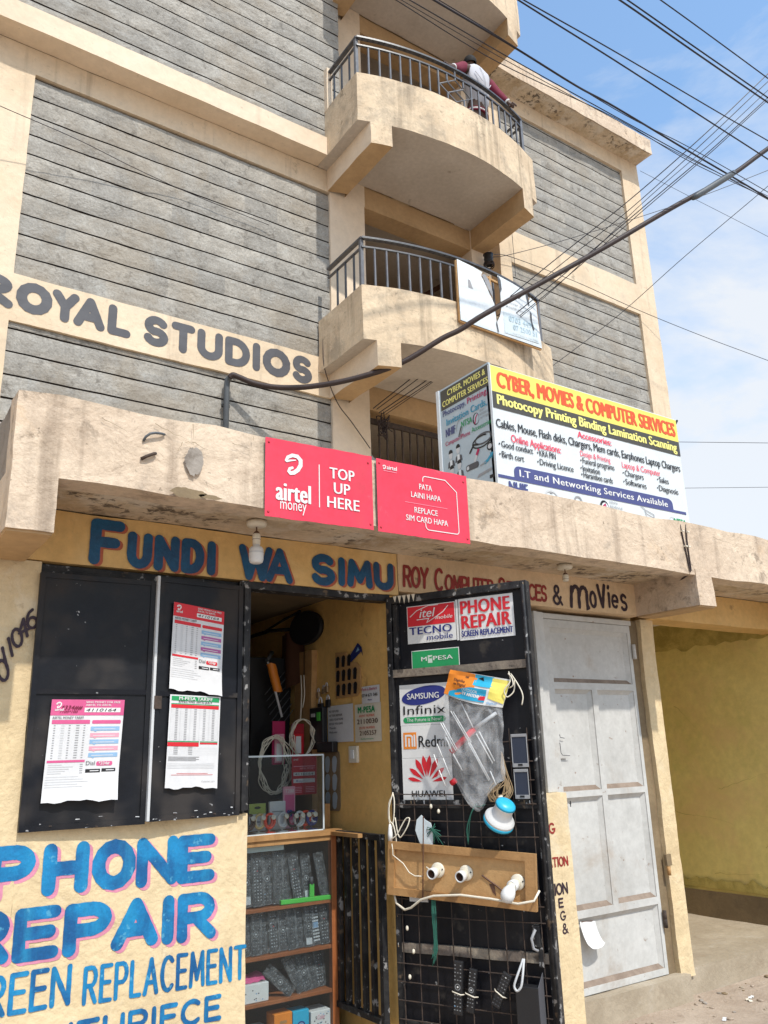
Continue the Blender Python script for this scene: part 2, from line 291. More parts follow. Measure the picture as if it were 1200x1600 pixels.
def text(mb, fr, txt, x, y, wd, cap, mat, bold=.0, shear=0., off=.002, rot=0., space=1., yslope=0.):
    """txt set between x and x+wd on baseline y with capital height cap; heavier weights are struck again a little to each side"""
    V, F, a, b_ = glyph(txt, 0., shear, space+bold*1.6); bx = bold*cap*1.25; wd -= 2*bx; x += bx
    k = wd/(b_-a); ky = cap/.70; ca, sa = math.cos(rot), math.sin(rot); i = mb.mi(mat)
    hits = [(0, 0)]+([(-bx, 0), (bx, 0)] if bold > .008 else [])+([(-bx*.5, bx*.45), (bx*.5, -bx*.45)] if bold > .03 else [])
    for h, (dx, dy) in enumerate(hits):
        vv = []
        for vx, vy in V:
            lx, ly = (vx-a)*k+dx, vy*ky*(1-dy/cap)+dy
            vv.append(mb.b.verts.new(fr.p(x+lx*ca-ly*sa, y+lx*sa+ly*ca+yslope*lx, off+.00016*h)))
        for f in F:
            try:
                q = mb.b.faces.new([vv[j] for j in f]); q.material_index = i
            except ValueError: pass
def rect(mb, fr, x0, y0, x1, y1, mat, off=.0012):
    mb.face([fr.p(x0, y0, off), fr.p(x1, y0, off), fr.p(x1, y1, off), fr.p(x0, y1, off)], mat)
def poly(mb, fr, pts, mat, off=.0012): mb.face([fr.p(x, y, off) for x, y in pts], mat)
def arc(cx, cy, rx, ry, a0, a1, n=14): return [(cx+rx*math.cos(R(a0+(a1-a0)*i/n)), cy+ry*math.sin(R(a0+(a1-a0)*i/n))) for i in range(n+1)]
def rrect(x0, y0, x1, y1, r): return arc(x1-r, y1-r, r, r, 0, 90, 5)+arc(x0+r, y1-r, r, r, 90, 180, 5)+arc(x0+r, y0+r, r, r, 180, 270, 5)+arc(x1-r, y0+r, r, r, 270, 360, 5)
def stroke(mb, fr, pts, wd, mat, off=.0015, caps=True, taper=None, wob=0.):
    """a brush stroke: ribbon with round ends along pts"""
    pts = [Vector((p[0], p[1])) for p in pts]
    q = [pts[0]]
    for p in pts[1:]:
        if (p-q[-1]).length > 1e-5: q.append(p)
    pts = q; n = len(pts)
    if n < 2: return
    closed = (pts[0]-pts[-1]).length < 1e-4
    Lf, Rt = [], []
    for k in range(n):
        if closed: a, b_ = pts[k-1 if k else n-2], pts[k+1 if k < n-1 else 1]
        else: a, b_ = pts[max(k-1, 0)], pts[min(k+1, n-1)]
        d1, d2 = (pts[k]-a), (b_-pts[k])
        d1 = d1.normalized() if d1.length > 1e-9 else d2.normalized(); d2 = d2.normalized() if d2.length > 1e-9 else d1
        t = (d1+d2).normalized(); nn = Vector((-t.y, t.x)); c = max(.5, nn.dot(Vector((-d1.y, d1.x))))
        h = wd/2/c*(1+wob*math.sin(k*2.3+pts[k].x*40)); h = h*(taper(k/(n-1)) if taper else 1)
        Lf.append(pts[k]+nn*h); Rt.append(pts[k]-nn*h)
    i = mb.mi(mat); e = 2e-6
    va = [mb.b.verts.new(fr.p(p.x, p.y, off+e*k)) for k, p in enumerate(Lf)]; vb = [mb.b.verts.new(fr.p(p.x, p.y, off+e*k)) for k, p in enumerate(Rt)]
    for k in range(n-1):
        try: f = mb.b.faces.new((vb[k], vb[k+1], va[k+1], va[k])); f.material_index = i
        except ValueError: pass
    if caps and not closed:
        for c, o2, l, r in ((pts[0], pts[1], Lf[0], Rt[0]), (pts[-1], pts[-2], Rt[-1], Lf[-1])):
            rad = (l-c).length; a0 = math.atan2(l.y-c.y, l.x-c.x); m = 7
            mb.face([fr.p(c.x+rad*math.cos(a0+math.pi*j/m), c.y+rad*math.sin(a0+math.pi*j/m), off) for j in range(m+1)], mat)
def A_(*a): return arc(*a)
G = {
 'A': (.8, [[(0, 0), (.4, 1)], [(.4, 1), (.8, 0)], [(.15, .32), (.65, .32)]]), 'C': (.75, [A_(.42, .5, .42, .5, 48, 312)]),
 'D': (.75, [[(0, 0), (0, 1)], [(0, 1), (.25, 1)]+A_(.28, .5, .46, .5, 88, -88)+[(.25, 0), (0, 0)]]), 'E': (.6, [[(0, 0), (0, 1)], [(0, 1), (.6, 1)], [(0, .52), (.52, .52)], [(0, 0), (.6, 0)]]),
 'F': (.6, [[(0, 0), (0, 1)], [(0, 1), (.6, 1)], [(0, .5), (.5, .5)]]), 'G': (.8, [A_(.42, .5, .42, .5, 48, 350), [(.84, .42), (.5, .42)]]),
 'H': (.72, [[(0, 0), (0, 1)], [(.72, 0), (.72, 1)], [(0, .5), (.72, .5)]]), 'I': (.06, [[(.03, 0), (.03, 1)]]), 'L': (.55, [[(0, 1), (0, 0)], [(0, 0), (.55, 0)]]),
 'M': (.9, [[(0, 0), (.08, 1)], [(.08, 1), (.45, .2)], [(.45, .2), (.82, 1)], [(.82, 1), (.9, 0)]]), 'N': (.72, [[(0, 0), (0, 1)], [(0, 1), (.72, 0)], [(.72, 0), (.72, 1)]]),
 'O': (.84, [A_(.42, .5, .42, .5, 90, 450)]), 'P': (.66, [[(0, 0), (0, 1)], [(0, 1), (.36, 1)]+A_(.38, .73, .28, .27, 88, -88)+[(.36, .46), (0, .46)]]),
 'R': (.7, [[(0, 0), (0, 1)], [(0, 1), (.36, 1)]+A_(.38, .74, .28, .26, 88, -88)+[(.36, .48), (0, .48)], [(.34, .46), (.7, 0)]]),
 'S': (.62, [A_(.31, .74, .29, .26, 30, 270)[:-1]+A_(.31, .25, .31, .25, 90, -160)]), 'T': (.74, [[(0, 1), (.74, 1)], [(.37, 1), (.37, 0)]]),
 'U': (.74, [[(0, 1), (0, .36)]+A_(.37, .36, .37, .36, 180, 360)+[(.74, 1)]]), 'V': (.74, [[(0, 1), (.37, 0)], [(.37, 0), (.74, 1)]]),
 'W': (1.0, [[(0, 1), (.25, 0)], [(.25, 0), (.5, .8)], [(.5, .8), (.75, 0)], [(.75, 0), (1., 1)]]), 'Y': (.76, [[(0, 1), (.38, .5)], [(.76, 1), (.38, .5)], [(.38, .5), (.38, 0)]]),
 '&': (.8, [[(.8, 0), (.2, .7)]+A_(.36, .8, .18, .2, 200, -60)+[(.3, .5), (.1, .36)]+A_(.32, .24, .28, .24, 140, 330)+[(.72, .4)]]),
 '0': (.62, [A_(.31, .5, .31, .5, 90, 450)]), '1': (.06, [[(.03, 0), (.03, 1)]]), '4': (.7, [[(.5, 0), (.5, 1)], [(.5, 1), (0, .34)], [(0, .34), (.75, .34)]]),
 '6': (.62, [[(.5, 1)]+A_(.45, .35, .44, .62, 105, 180)[1:]+A_(.31, .3, .3, .3, 180, 530)]),
 'm': (1.0, [[(0, 0), (.05, .8)], [(.05, .6)]+A_(.28, .55, .2, .3, 160, 0)+[(.48, 0)], [(.5, .5)]+A_(.74, .55, .22, .3, 170, 0)+[(.98, 0), (1.05, .02)]]),
 'o': (.56, [A_(.28, .3, .26, .32, 90, 450)]), 'v': (.56, [[(0, 1), (.26, 0)], [(.26, 0), (.5, 1.05)]]), 'i': (.08, [[(.04, 0), (.04, .62)], [(.03, .88), (.05, .96)]]),
 'e': (.56, [[(.06, .34), (.5, .34)]+A_(.28, .34, .24, .30, 10, 310)]), 's': (.5, [A_(.25, .47, .2, .16, 30, 270)[:-1]+A_(.25, .15, .22, .16, 90, -150)]),
}
def paint(mb, fr, word, x, y, wd, cap, thick, mat, off=.002, shadow=None, sh=(.012, -.010), gap=.22, slant=0., tall=None, ysl=0., wob=.03, dy=None):
    """hand-painted word in brush strokes; shadow = (material) repeats it lower-right beneath"""
    sp = [G[c][0] if c in G else .45 for c in word]
    tot = sum(sp)+gap*(len(word)-1); inner = wd-thick; k = inner/tot; cx = 0.
    for n, c in enumerate(word):
        if c in G:
            hh = (tall[n] if tall else 1.)*(cap-thick); yb = y+(dy[n] if dy else 0)
            for si, st in enumerate(G[c][1]):
                q = []; st2 = [st[0]]
                for e in range(len(st)-1):
                    (ax, ay), (bx_, by_) = st[e], st[e+1]; nn = max(1, int(math.hypot((bx_-ax)*k, (by_-ay)*hh)/.022)); st2 += [(ax+(bx_-ax)*j/nn, ay+(by_-ay)*j/nn) for j in range(1, nn+1)]
                st = st2
                for px, py in st:
                    X = x+thick/2+(cx+px)*k+slant*py*hh; q.append((X, yb+thick/2+py*hh+ysl*(X-x)))
                if shadow: stroke(mb, fr, [(a+sh[0], b_+sh[1]) for a, b_ in q], thick, shadow, off-.0008+si*.00012, wob=wob)
                stroke(mb, fr, q, thick, mat, off+.0005+si*.00012+n*.00001, wob=wob)
        cx += sp[n]+gap
# ================================================================== SETTING: ground, step, porch floor
g = MB()
def gz(x, y): return .035+.010*noise.noise(Vector((x*1.3, y*1.3, 0)))+.005*noise.noise(Vector((x*6, y*6, 3)))
g.grid(lambda u, v: (1.2+u*6, -3.0+v*2.985, gz(1.2+u*6, -3.0+v*2.985)), 110, 60, 'dirt_ground', True)
for x0, x1, y0, y1 in ((-300, 1.2, -300, 300), (7.2, 300, -300, 300), (1.2, 7.2, -300, -3.0), (1.2, 7.2, -.015, 300)):
    g.face([(x0, y0, .03), (x1, y0, .03), (x1, y1, .03), (x0, y1, .03)], 'dirt_ground')
obj('ground', g, kind='structure')
rs = random.Random(3)
peb = MB()
for k in range(110):
    x, y = rs.uniform(3.4, 6.6), -abs(rs.gauss(0, .45))-.05
    s = rs.choice((.006, .008, .010, .014, .02))*rs.uniform(.7, 1.1)
    Mx = Matrix.Translation((x, y, gz(x, y)+s*.2)) @ Matrix.Rotation(rs.uniform(0, 6), 4, 'Z') @ Matrix.Diagonal((s*1.5, s, s*.7, 1))
    peb.lathe([(.35, -.7), (.9, -.2), (1, .2), (.5, .75)], Mx, rs.choice(['dirt_ground', 'dirt_ground', 'weathered_concrete', 'brown_cement', 'floor_cement']), 7)
obj('pebbles', peb, kind='stuff')
st = MB()
st.rbox(3.64, 12, -.012, 4.0, -.05, .181, 'floor_cement', .09, .007)
st.rbox(3.55, 4.80, -.085, -.012, -.05, .183, 'floor_cement', .06, .008)
obj('pavement', st, kind='structure')
for k, (x, y, a, mt) in enumerate(((4.62, -.42, .5, 'paper'), (5.05, -.30, 1.2, 'ivory'), (5.12, -.27, .2, 'white'), (4.35, -.55, 2., 'brown'))):
    m = MB(); Mx = Matrix.Translation((x, y, gz(x, y)+.004)) @ Matrix.Rotation(a, 4, 'Z')
    m.grid(lambda u, v: Mx @ Vector((.05*(u-.5), .022*(v-.5), .008*noise.noise(Vector((u*4, v*4, k)))+.006*abs(math.sin(u*5)))), 6, 4, mt, True)
    tag(obj('litter_scrap', m), ['pale paper scrap lying on the dirt below the grey door', 'ivory scrap of litter lying further along the step', 'small white scrap touching the ivory one by the step', 'brown leaf scrap lying nearest the street'][k], 'litter')

# ================================================================== APARTMENT BUILDING (upper storeys, set back)
W = 3.8
apt = thing('apartment_building', (5, W, 0), 'tall grey stone and peach plaster apartment block with curved balconies', 'building')
b = MB()
PL = 'peach_plaster'
b.rbox(-5, .2, W, W+.3, 2.3, 8.41, PL, .35, .006); b.rbox(.2, 1.067, W, W+.3, 2.3, 8.41, PL, .11, .006)
b.rbox(1.067, 4.59, W, W+.3, 5.572, 6.068, PL, .09, .006)
b.rbox(-5, 4.59, W, W+.3, 8.41, 8.718, PL, .25, .006)
b.rbox(7.48, 11.055, W, W+.3, 8.482, 9.042, PL, .2, .006)
b.rbox(7.48, 11.055, W, W+.3, 5.5, 6.05, PL, .25, .006)
b.rbox(7.48, 11.055, W, W+.3, 11.33, 11.62, PL, .25, .006)
for z0, z1 in ((2.3, 5.5), (6.05, 8.482), (9.042, 11.33)):
    b.rbox(10.6, 11.055, W, W+.3, z0, z1, PL, .2, .007); b.rbox(7.48, 7.70, W, W+.3, z0, z1, PL, .2, .005)
obj('wall', b, apt)
b = MB()
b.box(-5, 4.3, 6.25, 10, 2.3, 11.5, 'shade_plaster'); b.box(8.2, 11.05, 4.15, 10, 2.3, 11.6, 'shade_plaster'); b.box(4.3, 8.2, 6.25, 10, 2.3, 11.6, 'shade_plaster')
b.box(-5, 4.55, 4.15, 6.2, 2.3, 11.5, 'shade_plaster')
obj('core_wall', b, apt)
# columns either side of the balcony bay
for x0, x1, z0, z1 in ((4.59, 5.11, 2.3, 8.41), (4.60, 5.12, 8.41, 11.62), (6.93, 7.27, 2.3, 11.62)):
    b = MB(); b.rbox(x0, x1, W+(.001 if z0 > 8 else 0), W+.34, z0, z1, 'pale_plaster', .25, .005); obj('column', b, apt)
def course_panel(x0, x1, z0, z1, y, first):
    """courses of dressed stone with deep dark joints; first = height of one joint"""
    m = MB(); H = .2333
    m.face([(x0, y+.028, z0), (x1, y+.028, z0), (x1, y+.028, z1), (x0, y+.028, z1)], 'mortar_gap')
    z = first-math.ceil((first-z0)/H)*H
    while z < z1:
        a, c = max(z+.0085, z0), min(z+H-.0085, z1)
        if c-a > .02:
            n = max(2, round((x1-x0)/.10))
            def fn(u, v, a=a, c=c):
                x = x0+(x1-x0)*u; r = 0 if 0 < v < 1 else .006
                zz = a+(c-a)*v+.004*noise.noise(Vector((x*2.3, 7 if v > .5 else 3, z*3)))
                return (x, y+r+.009*noise.noise(Vector((x*2.1, zz*4, 1)))+.005*noise.noise(Vector((x*9, zz*14, 5))), zz)
            m.grid(fn, n, 4, 'stone')
            m.grid(lambda u, v, a=a: (x0+(x1-x0)*u, y+.008+v*.020, a+.004*noise.noise(Vector(((x0+(x1-x0)*u)*2.3, 3, z*3)))), n, 1, 'mortar_gap')
            m.grid(lambda u, v, c=c: (x0+(x1-x0)*u, y+.008+v*.020, c+.004*noise.noise(Vector(((x0+(x1-x0)*u)*2.3, 7, z*3)))), n, 1, 'mortar_gap')
        z += H
    return m
obj('stone_panel', course_panel(1.067, 4.59, 2.4, 5.572, W+.03, 5.27), apt)
obj('stone_panel', course_panel(1.067, 4.59, 6.068, 8.41, W+.03, 6.295), apt)
obj('stone_panel', course_panel(-4, 4.64, 8.96, 12.2, 3.60, 9.126), apt)
obj('stone_panel', course_panel(7.70, 10.6, 6.05, 8.482, W+.04, 7.331), apt)
obj('stone_panel', course_panel(7.70, 10.6, 9.042, 11.33, W+.04, 9.19), apt)
obj('stone_panel', course_panel(7.70, 10.6, 2.4, 5.5, W+.04, 5.27), apt)
b = MB(); b.rbox(-5, 4.405, 3.545, W-.002, 8.722, 8.985, 'pale_plaster', .16, .006); b.box(-5, 4.64, 3.63, 3.795, 8.99, 12.2, 'weathered_concrete')
obj('overhang_ledge', b, apt)
b = MB(); b.rbox(4.408, 4.488, 3.53, 3.79, 9.40, 10.06, 'pale_plaster', .1, .004); obj('end_pier', b, apt)
# balconies
XL, XR, YC, SAG = 4.41, 7.31, 2.845, .265
CX = (XL+XR)/2; HW = (XR-XL)/2; RAD = (HW*HW+SAG*SAG)/(2*SAG)
def arcY(x, off=0.): return YC-SAG+RAD-math.sqrt(max(0, (RAD+off)**2-(x-CX)**2))-0*off if off == 0 else (YC-SAG+RAD)-math.sqrt((RAD+off)**2-(x-CX)**2)
def balcony(zb, zt, full=True):
    m = MB(); mt = 'balcony_plaster'; n = 44; T = .11
    def d(p):
        q = Vector(p); return q+noise.noise_vector(q*2.7)*.008+noise.noise_vector(q*10)*.003
    def dt(p):
        q = d(p); q.z += .007*noise.noise(Vector(p)*8); return q
    X = lambda u: XL+(XR-XL)*u
    m.grid(lambda u, v: d((X(u), arcY(X(u)), zb+(zt-zb)*v)), n, 10, mt)
    m.grid(lambda u, v: d((X(u)*(1-.0)+0, arcY(X(u))+T, zb+(zt-zb)*v)), n, 6, mt)
    m.grid(lambda u, v: dt((X(u), arcY(X(u))+T*v, zt)), n, 2, mt)
    for xs, s in ((XL, 1), (XR, -1)):
        m.grid(lambda u, v: d((xs, YC+(W-.001-YC)*u, zb+(zt-zb)*v)), 10, 8, mt); m.grid(lambda u, v: d((xs+s*T, YC+T+(W-YC-T)*u, zb+(zt-zb)*v)), 10, 6, mt)
        m.grid(lambda u, v: d((xs+s*T*v, YC+T*v+(W-YC-T*v)*u, zt)), 10, 1, mt)
    m.grid(lambda u, v: d((X(u), arcY(X(u))+(W-arcY(X(u)))*v, zb)), n, 10, 'soffit_plaster')
    m.grid(lambda u, v: (X(u), arcY(X(u))+T+(W+.02-arcY(X(u))-T)*v, zb+.13), 20, 2, 'floor_cement')
    brs = []
    for xa, xb in ((4.552, 4.808), (6.93, 7.18)):
        br = MB(); brs.append(br); A = lambda x: arcY(x)-.004
        zz = zb-.30
        V = lambda x, y, z: d((x, y, z))
        br.grid(lambda u, v: V(xa+(xb-xa)*u, A(xa+(xb-xa)*u), zz+.302*v), 4, 4, mt)
        br.grid(lambda u, v: V(xa+(xb-xa)*u, A(xa+(xb-xa)*u)+(W-A(xa))*v, zz), 4, 10, 'shade_plaster')
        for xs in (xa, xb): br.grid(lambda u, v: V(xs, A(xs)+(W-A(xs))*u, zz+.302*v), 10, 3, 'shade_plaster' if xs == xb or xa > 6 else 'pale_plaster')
    o = obj('balcony', m, apt); [obj('bracket_beam', q, o) for q in brs]
    return o
balcony(5.863, 6.526); balcony(8.724, 9.42); balcony(11.60, 12.30)
# bay behind the balconies: beams, floors, back wall, stair flights
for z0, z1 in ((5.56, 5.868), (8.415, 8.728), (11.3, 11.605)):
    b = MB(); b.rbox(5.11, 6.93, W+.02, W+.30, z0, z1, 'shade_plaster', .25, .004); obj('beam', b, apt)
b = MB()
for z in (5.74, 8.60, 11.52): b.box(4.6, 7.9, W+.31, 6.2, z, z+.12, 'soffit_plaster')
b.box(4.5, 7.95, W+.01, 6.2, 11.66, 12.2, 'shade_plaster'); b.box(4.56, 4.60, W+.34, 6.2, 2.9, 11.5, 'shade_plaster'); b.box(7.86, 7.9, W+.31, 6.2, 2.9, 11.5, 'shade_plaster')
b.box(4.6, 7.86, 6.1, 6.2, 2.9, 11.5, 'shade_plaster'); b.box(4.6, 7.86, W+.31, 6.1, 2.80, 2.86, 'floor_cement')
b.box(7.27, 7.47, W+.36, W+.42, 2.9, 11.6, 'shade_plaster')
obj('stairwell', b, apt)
for z in (2.9, 5.87, 8.72):
    b = MB(); b.prism([(5.2, 4.9, z+.05), (5.2, 4.9, z-.2), (7.8, 4.9, z+1.95), (7.8, 4.9, z+2.2)], (0, .9, 0), 'shade_plaster')
    b.box(5.1, 7.8, 4.86, 4.895, z+.95, z+1.02, 'brown', M=Matrix.Translation((5.2, 0, z+1)) @ Matrix.Rotation(R(-39), 4, 'Y') @ Matrix.Translation((-5.2, 0, -z-1)))
    obj('stair_flight', b, apt)
b = MB(); b.rbox(7.3, 11.06, 3.455, W+.4, 11.625, 11.93, 'canopy_plaster', .14, .012, .02); b.face([(7.3, 3.47, 11.617), (11.0, 3.47, 11.617), (11.0, W, 11.617), (7.3, W, 11.617)], 'canopy_soffit')
obj('roof_eave', b, apt)
# railings
def railing(zp, zr, pattern):
    rt = MB(); xs = [XL+.04+(XR-XL-.24)*k/40 for k in range(41)]
    pth = [(x, arcY(x)+.05) for x in xs]; left = [(XL+.04, y) for y in (3.62, 3.4, 3.1, YC+.06)]
    full = left[:-1]+pth
    for z, hw, hh in ((zr, .026, .012), (zr-.115, .013, .010)):
        for k in range(len(full)-1):
            (x0, y0), (x1, y1) = full[k], full[k+1]; a = math.atan2(y1-y0, x1-x0); l = math.hypot(x1-x0, y1-y0)
            rt.box(-.004, l+.004, -hw, hw, -hh, hh, 'railing_metal', M=Matrix.Translation((x0, y0, z)) @ Matrix.Rotation(a, 4, 'Z'))
    for x, y in ((XL+.04, YC+.06), full[-1]): rt.box(x-.02, x+.02, y-.02, y+.02, zp-.05, zr, 'railing_grey')
    xe, ye = full[-1]
    rt.box(xe-.012, xe+.012, ye, W-.1, zr-.012, zr+.012, 'railing_metal'); rt.box(xe-.012, xe+.012, ye, W-.1, zr-.127, zr-.105, 'railing_metal')
    o = obj('railing', rt, apt)
    def bar(x, y, z0, z1, mt='railing_grey'):
        m = MB(); m.box(x-.0095, x+.0095, y-.0095, y+.0095, z0, z1, mt); obj('baluster', m, o)
    N = 20; sp = (XR-XL-.24)/N
    for k in range(1, N):
        x = XL+.04+sp*k
        if pattern and k in (8, 9, 10, 11, 12):
            y = arcY(x)+.05; zt = zr-.115; zm = zp+.02
            if k in (9, 11): bar(x, y, zm, zm+.13); bar(x, y, zt-.11, zt)
            elif k == 10: bar(x, y, zt-.05, zr)
            else: bar(x, y, zp-.05, zt)
        else: bar(x, arcY(x)+.05, zp-.05, zr-.115)
    for y in (3.42, 3.24, 3.06): bar(XL+.04, y, zp-.05, zr-.115, 'railing_metal')
    for y in (3.0, 3.2, 3.4, 3.6): bar(full[-1][0], y, zp-.05, zr-.115, 'railing_metal')
    if pattern:
        m = MB(); c = XL+.04+sp*10; zm = (zp+zr-.115)/2+.01; s_ = sp*1.9
        P3 = lambda dx, dz: (c+dx, arcY(c+dx)+.05, zm+dz)
        for q in ([(-s_, 0), (0, .17), (s_, 0), (0, -.17), (-s_, 0)], [(-s_*.5, .085), (s_*.5, -.085)], [(-s_*.5, -.085), (s_*.5, .085)], [(-s_*.5, .085), (-s_*.5, .2)], [(s_*.5, -.085), (s_*.5, -.2)]):
            m.tube([P3(*p) for p in q], .010, 'railing_grey', 5)
        obj('diamond_ornament', m, o)
    return o
railing(6.526, 7.15, False); railing(9.42, 9.99, True)
# barred first-floor opening
gr = MB(); gr.box(5.115, 6.92, W+.05, W+.08, 5.40, 5.47, 'rust'); gr.box(5.115, 6.92, W+.05, W+.08, 3.7, 3.75, 'rust'); gr.box(5.115, 5.15, W+.05, W+.08, 3.0, 5.5, 'rust')
go = obj('window_grille', gr, apt)
for k in range(15):
    m = MB(); x = 5.28+.115*k; m.box(x-.009, x+.009, W+.055, W+.073, 3.75, 5.40, 'rust'); obj('grille_bar', m, go)
# painted name on the first-floor band
FRU = ROUGHW(W, .006)
t = MB()
ryw = dict(R=(.62, 1.09), O=(1.107, 1.437), Y=(1.43, 1.685), A=(1.64, 1.945), L=(1.97, 2.205))
for c, (a, e_) in ryw.items(): paint(t, FRU, c, a, 5.685, e_-a, .335, .088 if c != 'O' else .098, 'darkgrey', off=.0035, wob=.012)
obj('painted_word', t, apt); t = MB()
x = 2.335
for c, wd in (('S', .262), ('T', .262), ('U', .292), ('D', .30), ('I', .098), ('O', .35), ('S', .255)):
    paint(t, FRU, c, x, 5.672 if c != 'I' else 5.68, wd, .345, .09 if c != 'O' else .098, 'darkgrey', off=.0035, wob=.012); x += wd+.026 if c != 'S' else wd+.03
obj('painted_word', t, apt)

# ================================================================== SHOP BUILDING (one storey, in front)
Y0 = -.1
shop = thing('shop_building', (3, 0, .18), 'single storey yellow shop row with weathered concrete canopy and hand-painted lettering', 'shop')
b = MB()
b.rbox(-3, .755, Y0, .1, -.05, 2.40, 'yellow_wall', .10, .006)
b.rbox(.755, 1.745, Y0, .1, -.05, 1.312, 'yellow_wall', .07, .007)
b.rbox(2.62, 3.60, Y0+.02, .1, -.05, 2.40, 'yellow_wall', .2, .004)
b.rbox(3.60, 3.83, Y0, .1, -.05, 1.31, 'yellow_wall', .06, .007)
b.rbox(4.775, 4.912, -.03, .25, .15, 2.42, 'yellow_wall', .06, .008)
b.box(4.78, 4.90, .25, 1.6, .15, 2.64, 'yellow_wall')  # unseen side wall behind the pillar, added to bounce light onto the olive wall
b.rbox(4.694, 4.772, .004, .2, .15, 2.41, 'brown_cement', .06, .008)
wall_o = obj('wall', b, shop)
b = MB(); b.rbox(-3, 2.64, Y0-.004, .1, 2.405, 2.64, 'ochre_lintel', .08, .007); b.rbox(2.645, 4.70, Y0-.006, .1, 2.428, 2.65, 'cream_lintel', .08, .006); b.rbox(4.84, 9, Y0, .1, 2.42, 2.64, 'ochre_lintel', .2, .005)
lint = obj('lintel', b, shop)
# canopy
b = MB()
b.rbox(.51, 12, -.605, -.46, 2.622, 2.965, 'canopy_plaster', .06, .010, .022)
b.rbox(.51, .64, -.46, 3.7, 2.622, 2.95, 'weathered_concrete', .15, .012, .02)
b.rbox(.64, 12, -.465, 3.78, 2.66, 2.78, 'canopy_soffit', .30, .006)
can = obj('canopy', b, shop)
b = MB(); b.grid(lambda u, v: Vector((.60+u*4.08, -.47+v*.37, 2.645))+Vector((0, 0, .006*noise.noise(Vector((u*20, v*3, 0))))), 60, 6, 'canopy_soffit'); b.grid(lambda u, v: Vector((4.83+u*7, -.47+v*.37, 2.645)), 40, 4, 'canopy_soffit'); obj('soffit', b, can)
for x0, x1, z0 in ((.512, .688, 2.392), (4.666, 4.838, 2.412)):
    b = MB(); b.rbox(x0, x1, -.609, -.10, z0+.010, 2.66, 'canopy_plaster' , .05, .007); b.rbox(x0+.006, x1-.006, -.600, -.11, z0, z0+.012, 'shade_plaster', .06, .004)  # thin underside slab in browner plaster: its shade is put into the colour
    obj('canopy_bracket', b, can)
# where the render has broken off along the canopy's lower edge, and old fixings
b = MB()
b.tube([(1.005, -.612, 2.835), (1.012, -.622, 2.853), (1.028, -.626, 2.868), (1.05, -.626, 2.876), (1.08, -.620, 2.880), (1.095, -.612, 2.882)], .0055, 'conduit', 6)
b.tube([(1.0, -.612, 2.755), (1.02, -.620, 2.768), (1.05, -.620, 2.785), (1.06, -.612, 2.79)], .007, 'rust', 6)
obj('old_strap', b, can)
b = MB()
for cx, cz, rx, rz, sd, mt in ((1.228, 2.785, .042, .060, 1, 'weathered_concrete'), (1.205, 2.637, .075, .024, 2, 'brown_cement'), (1.30, 2.634, .05, .010, 4, 'brown_cement')):
    n = 48; b.face([(cx+rx*math.cos(2*math.pi*k/n)*(1+.30*noise.noise(Vector((math.cos(k*.131)*1.6, math.sin(k*.131)*1.6, sd)))+.16*noise.noise(Vector((k*.9, sd, 0)))), -.6195, cz+rz*math.sin(2*math.pi*k/n)*(1+.30*noise.noise(Vector((math.cos(k*.131)*1.6, math.sin(k*.131)*1.6, sd+9)))+.16*noise.noise(Vector((k*.9, sd, 5))))) for k in range(n)], mt)
obj('bare_patch', b, can)
b = MB(); fc = WALLX(-.619); rs = random.Random(17)
def crack(x, z, dx, dz, n, wd):
    p = [(x, z)]
    for k in range(n): p.append((p[-1][0]+dx*rs.uniform(.4, 1.5), p[-1][1]+dz*rs.uniform(.3, 1.5)+rs.uniform(-.006, .006)))
    stroke(b, fc, p, wd, 'brown_cement', .0005, taper=lambda u: 1.2-u)
for a in ((1.215, 2.95, .001, -.014, 6, .0022), (1.17, 2.86, -.004, -.010, 7, .002), (1.215, 2.868, .014, -.004, 8, .002), (1.18, 2.862, .006, .003, 7, .002), (1.05, 2.92, .02, -.008, 7, .0025), (.83, 2.90, .018, -.006, 8, .002), (1.40, 2.90, .016, -.004, 7, .002), (1.5, 2.95, .001, -.012, 5, .002), (3.3, 2.93, .02, -.003, 12, .0018), (4.0, 2.91, .02, -.002, 12, .0018), (3.55, 2.95, .002, -.015, 10, .0016), (4.9, 2.9, .03, -.002, 12, .002)): crack(*a)
obj('crack', b, can)
# interior of the phone shop
b = MB()
b.face([(2.6, .02, .15), (2.6, 2.6, .15), (2.6, 2.6, 2.52), (2.6, .02, 2.52)], 'inner_wall'); b.box(2.605, 2.7, .1, 2.6, .1, 2.55, 'inner_wall')
b.box(2.588, 2.62, Y0+.02, .02, .15, 2.405, 'inner_wall')
obj('inner_wall', b, shop)
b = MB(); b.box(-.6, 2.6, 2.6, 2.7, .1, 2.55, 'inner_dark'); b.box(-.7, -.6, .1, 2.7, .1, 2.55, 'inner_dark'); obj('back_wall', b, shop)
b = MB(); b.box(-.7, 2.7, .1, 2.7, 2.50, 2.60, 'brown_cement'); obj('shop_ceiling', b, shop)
b = MB(); b.rbox(-.7, 2.62, -.13, 2.7, -.05, .181, 'brown_cement', .2, .004); obj('shop_floor', b, shop)
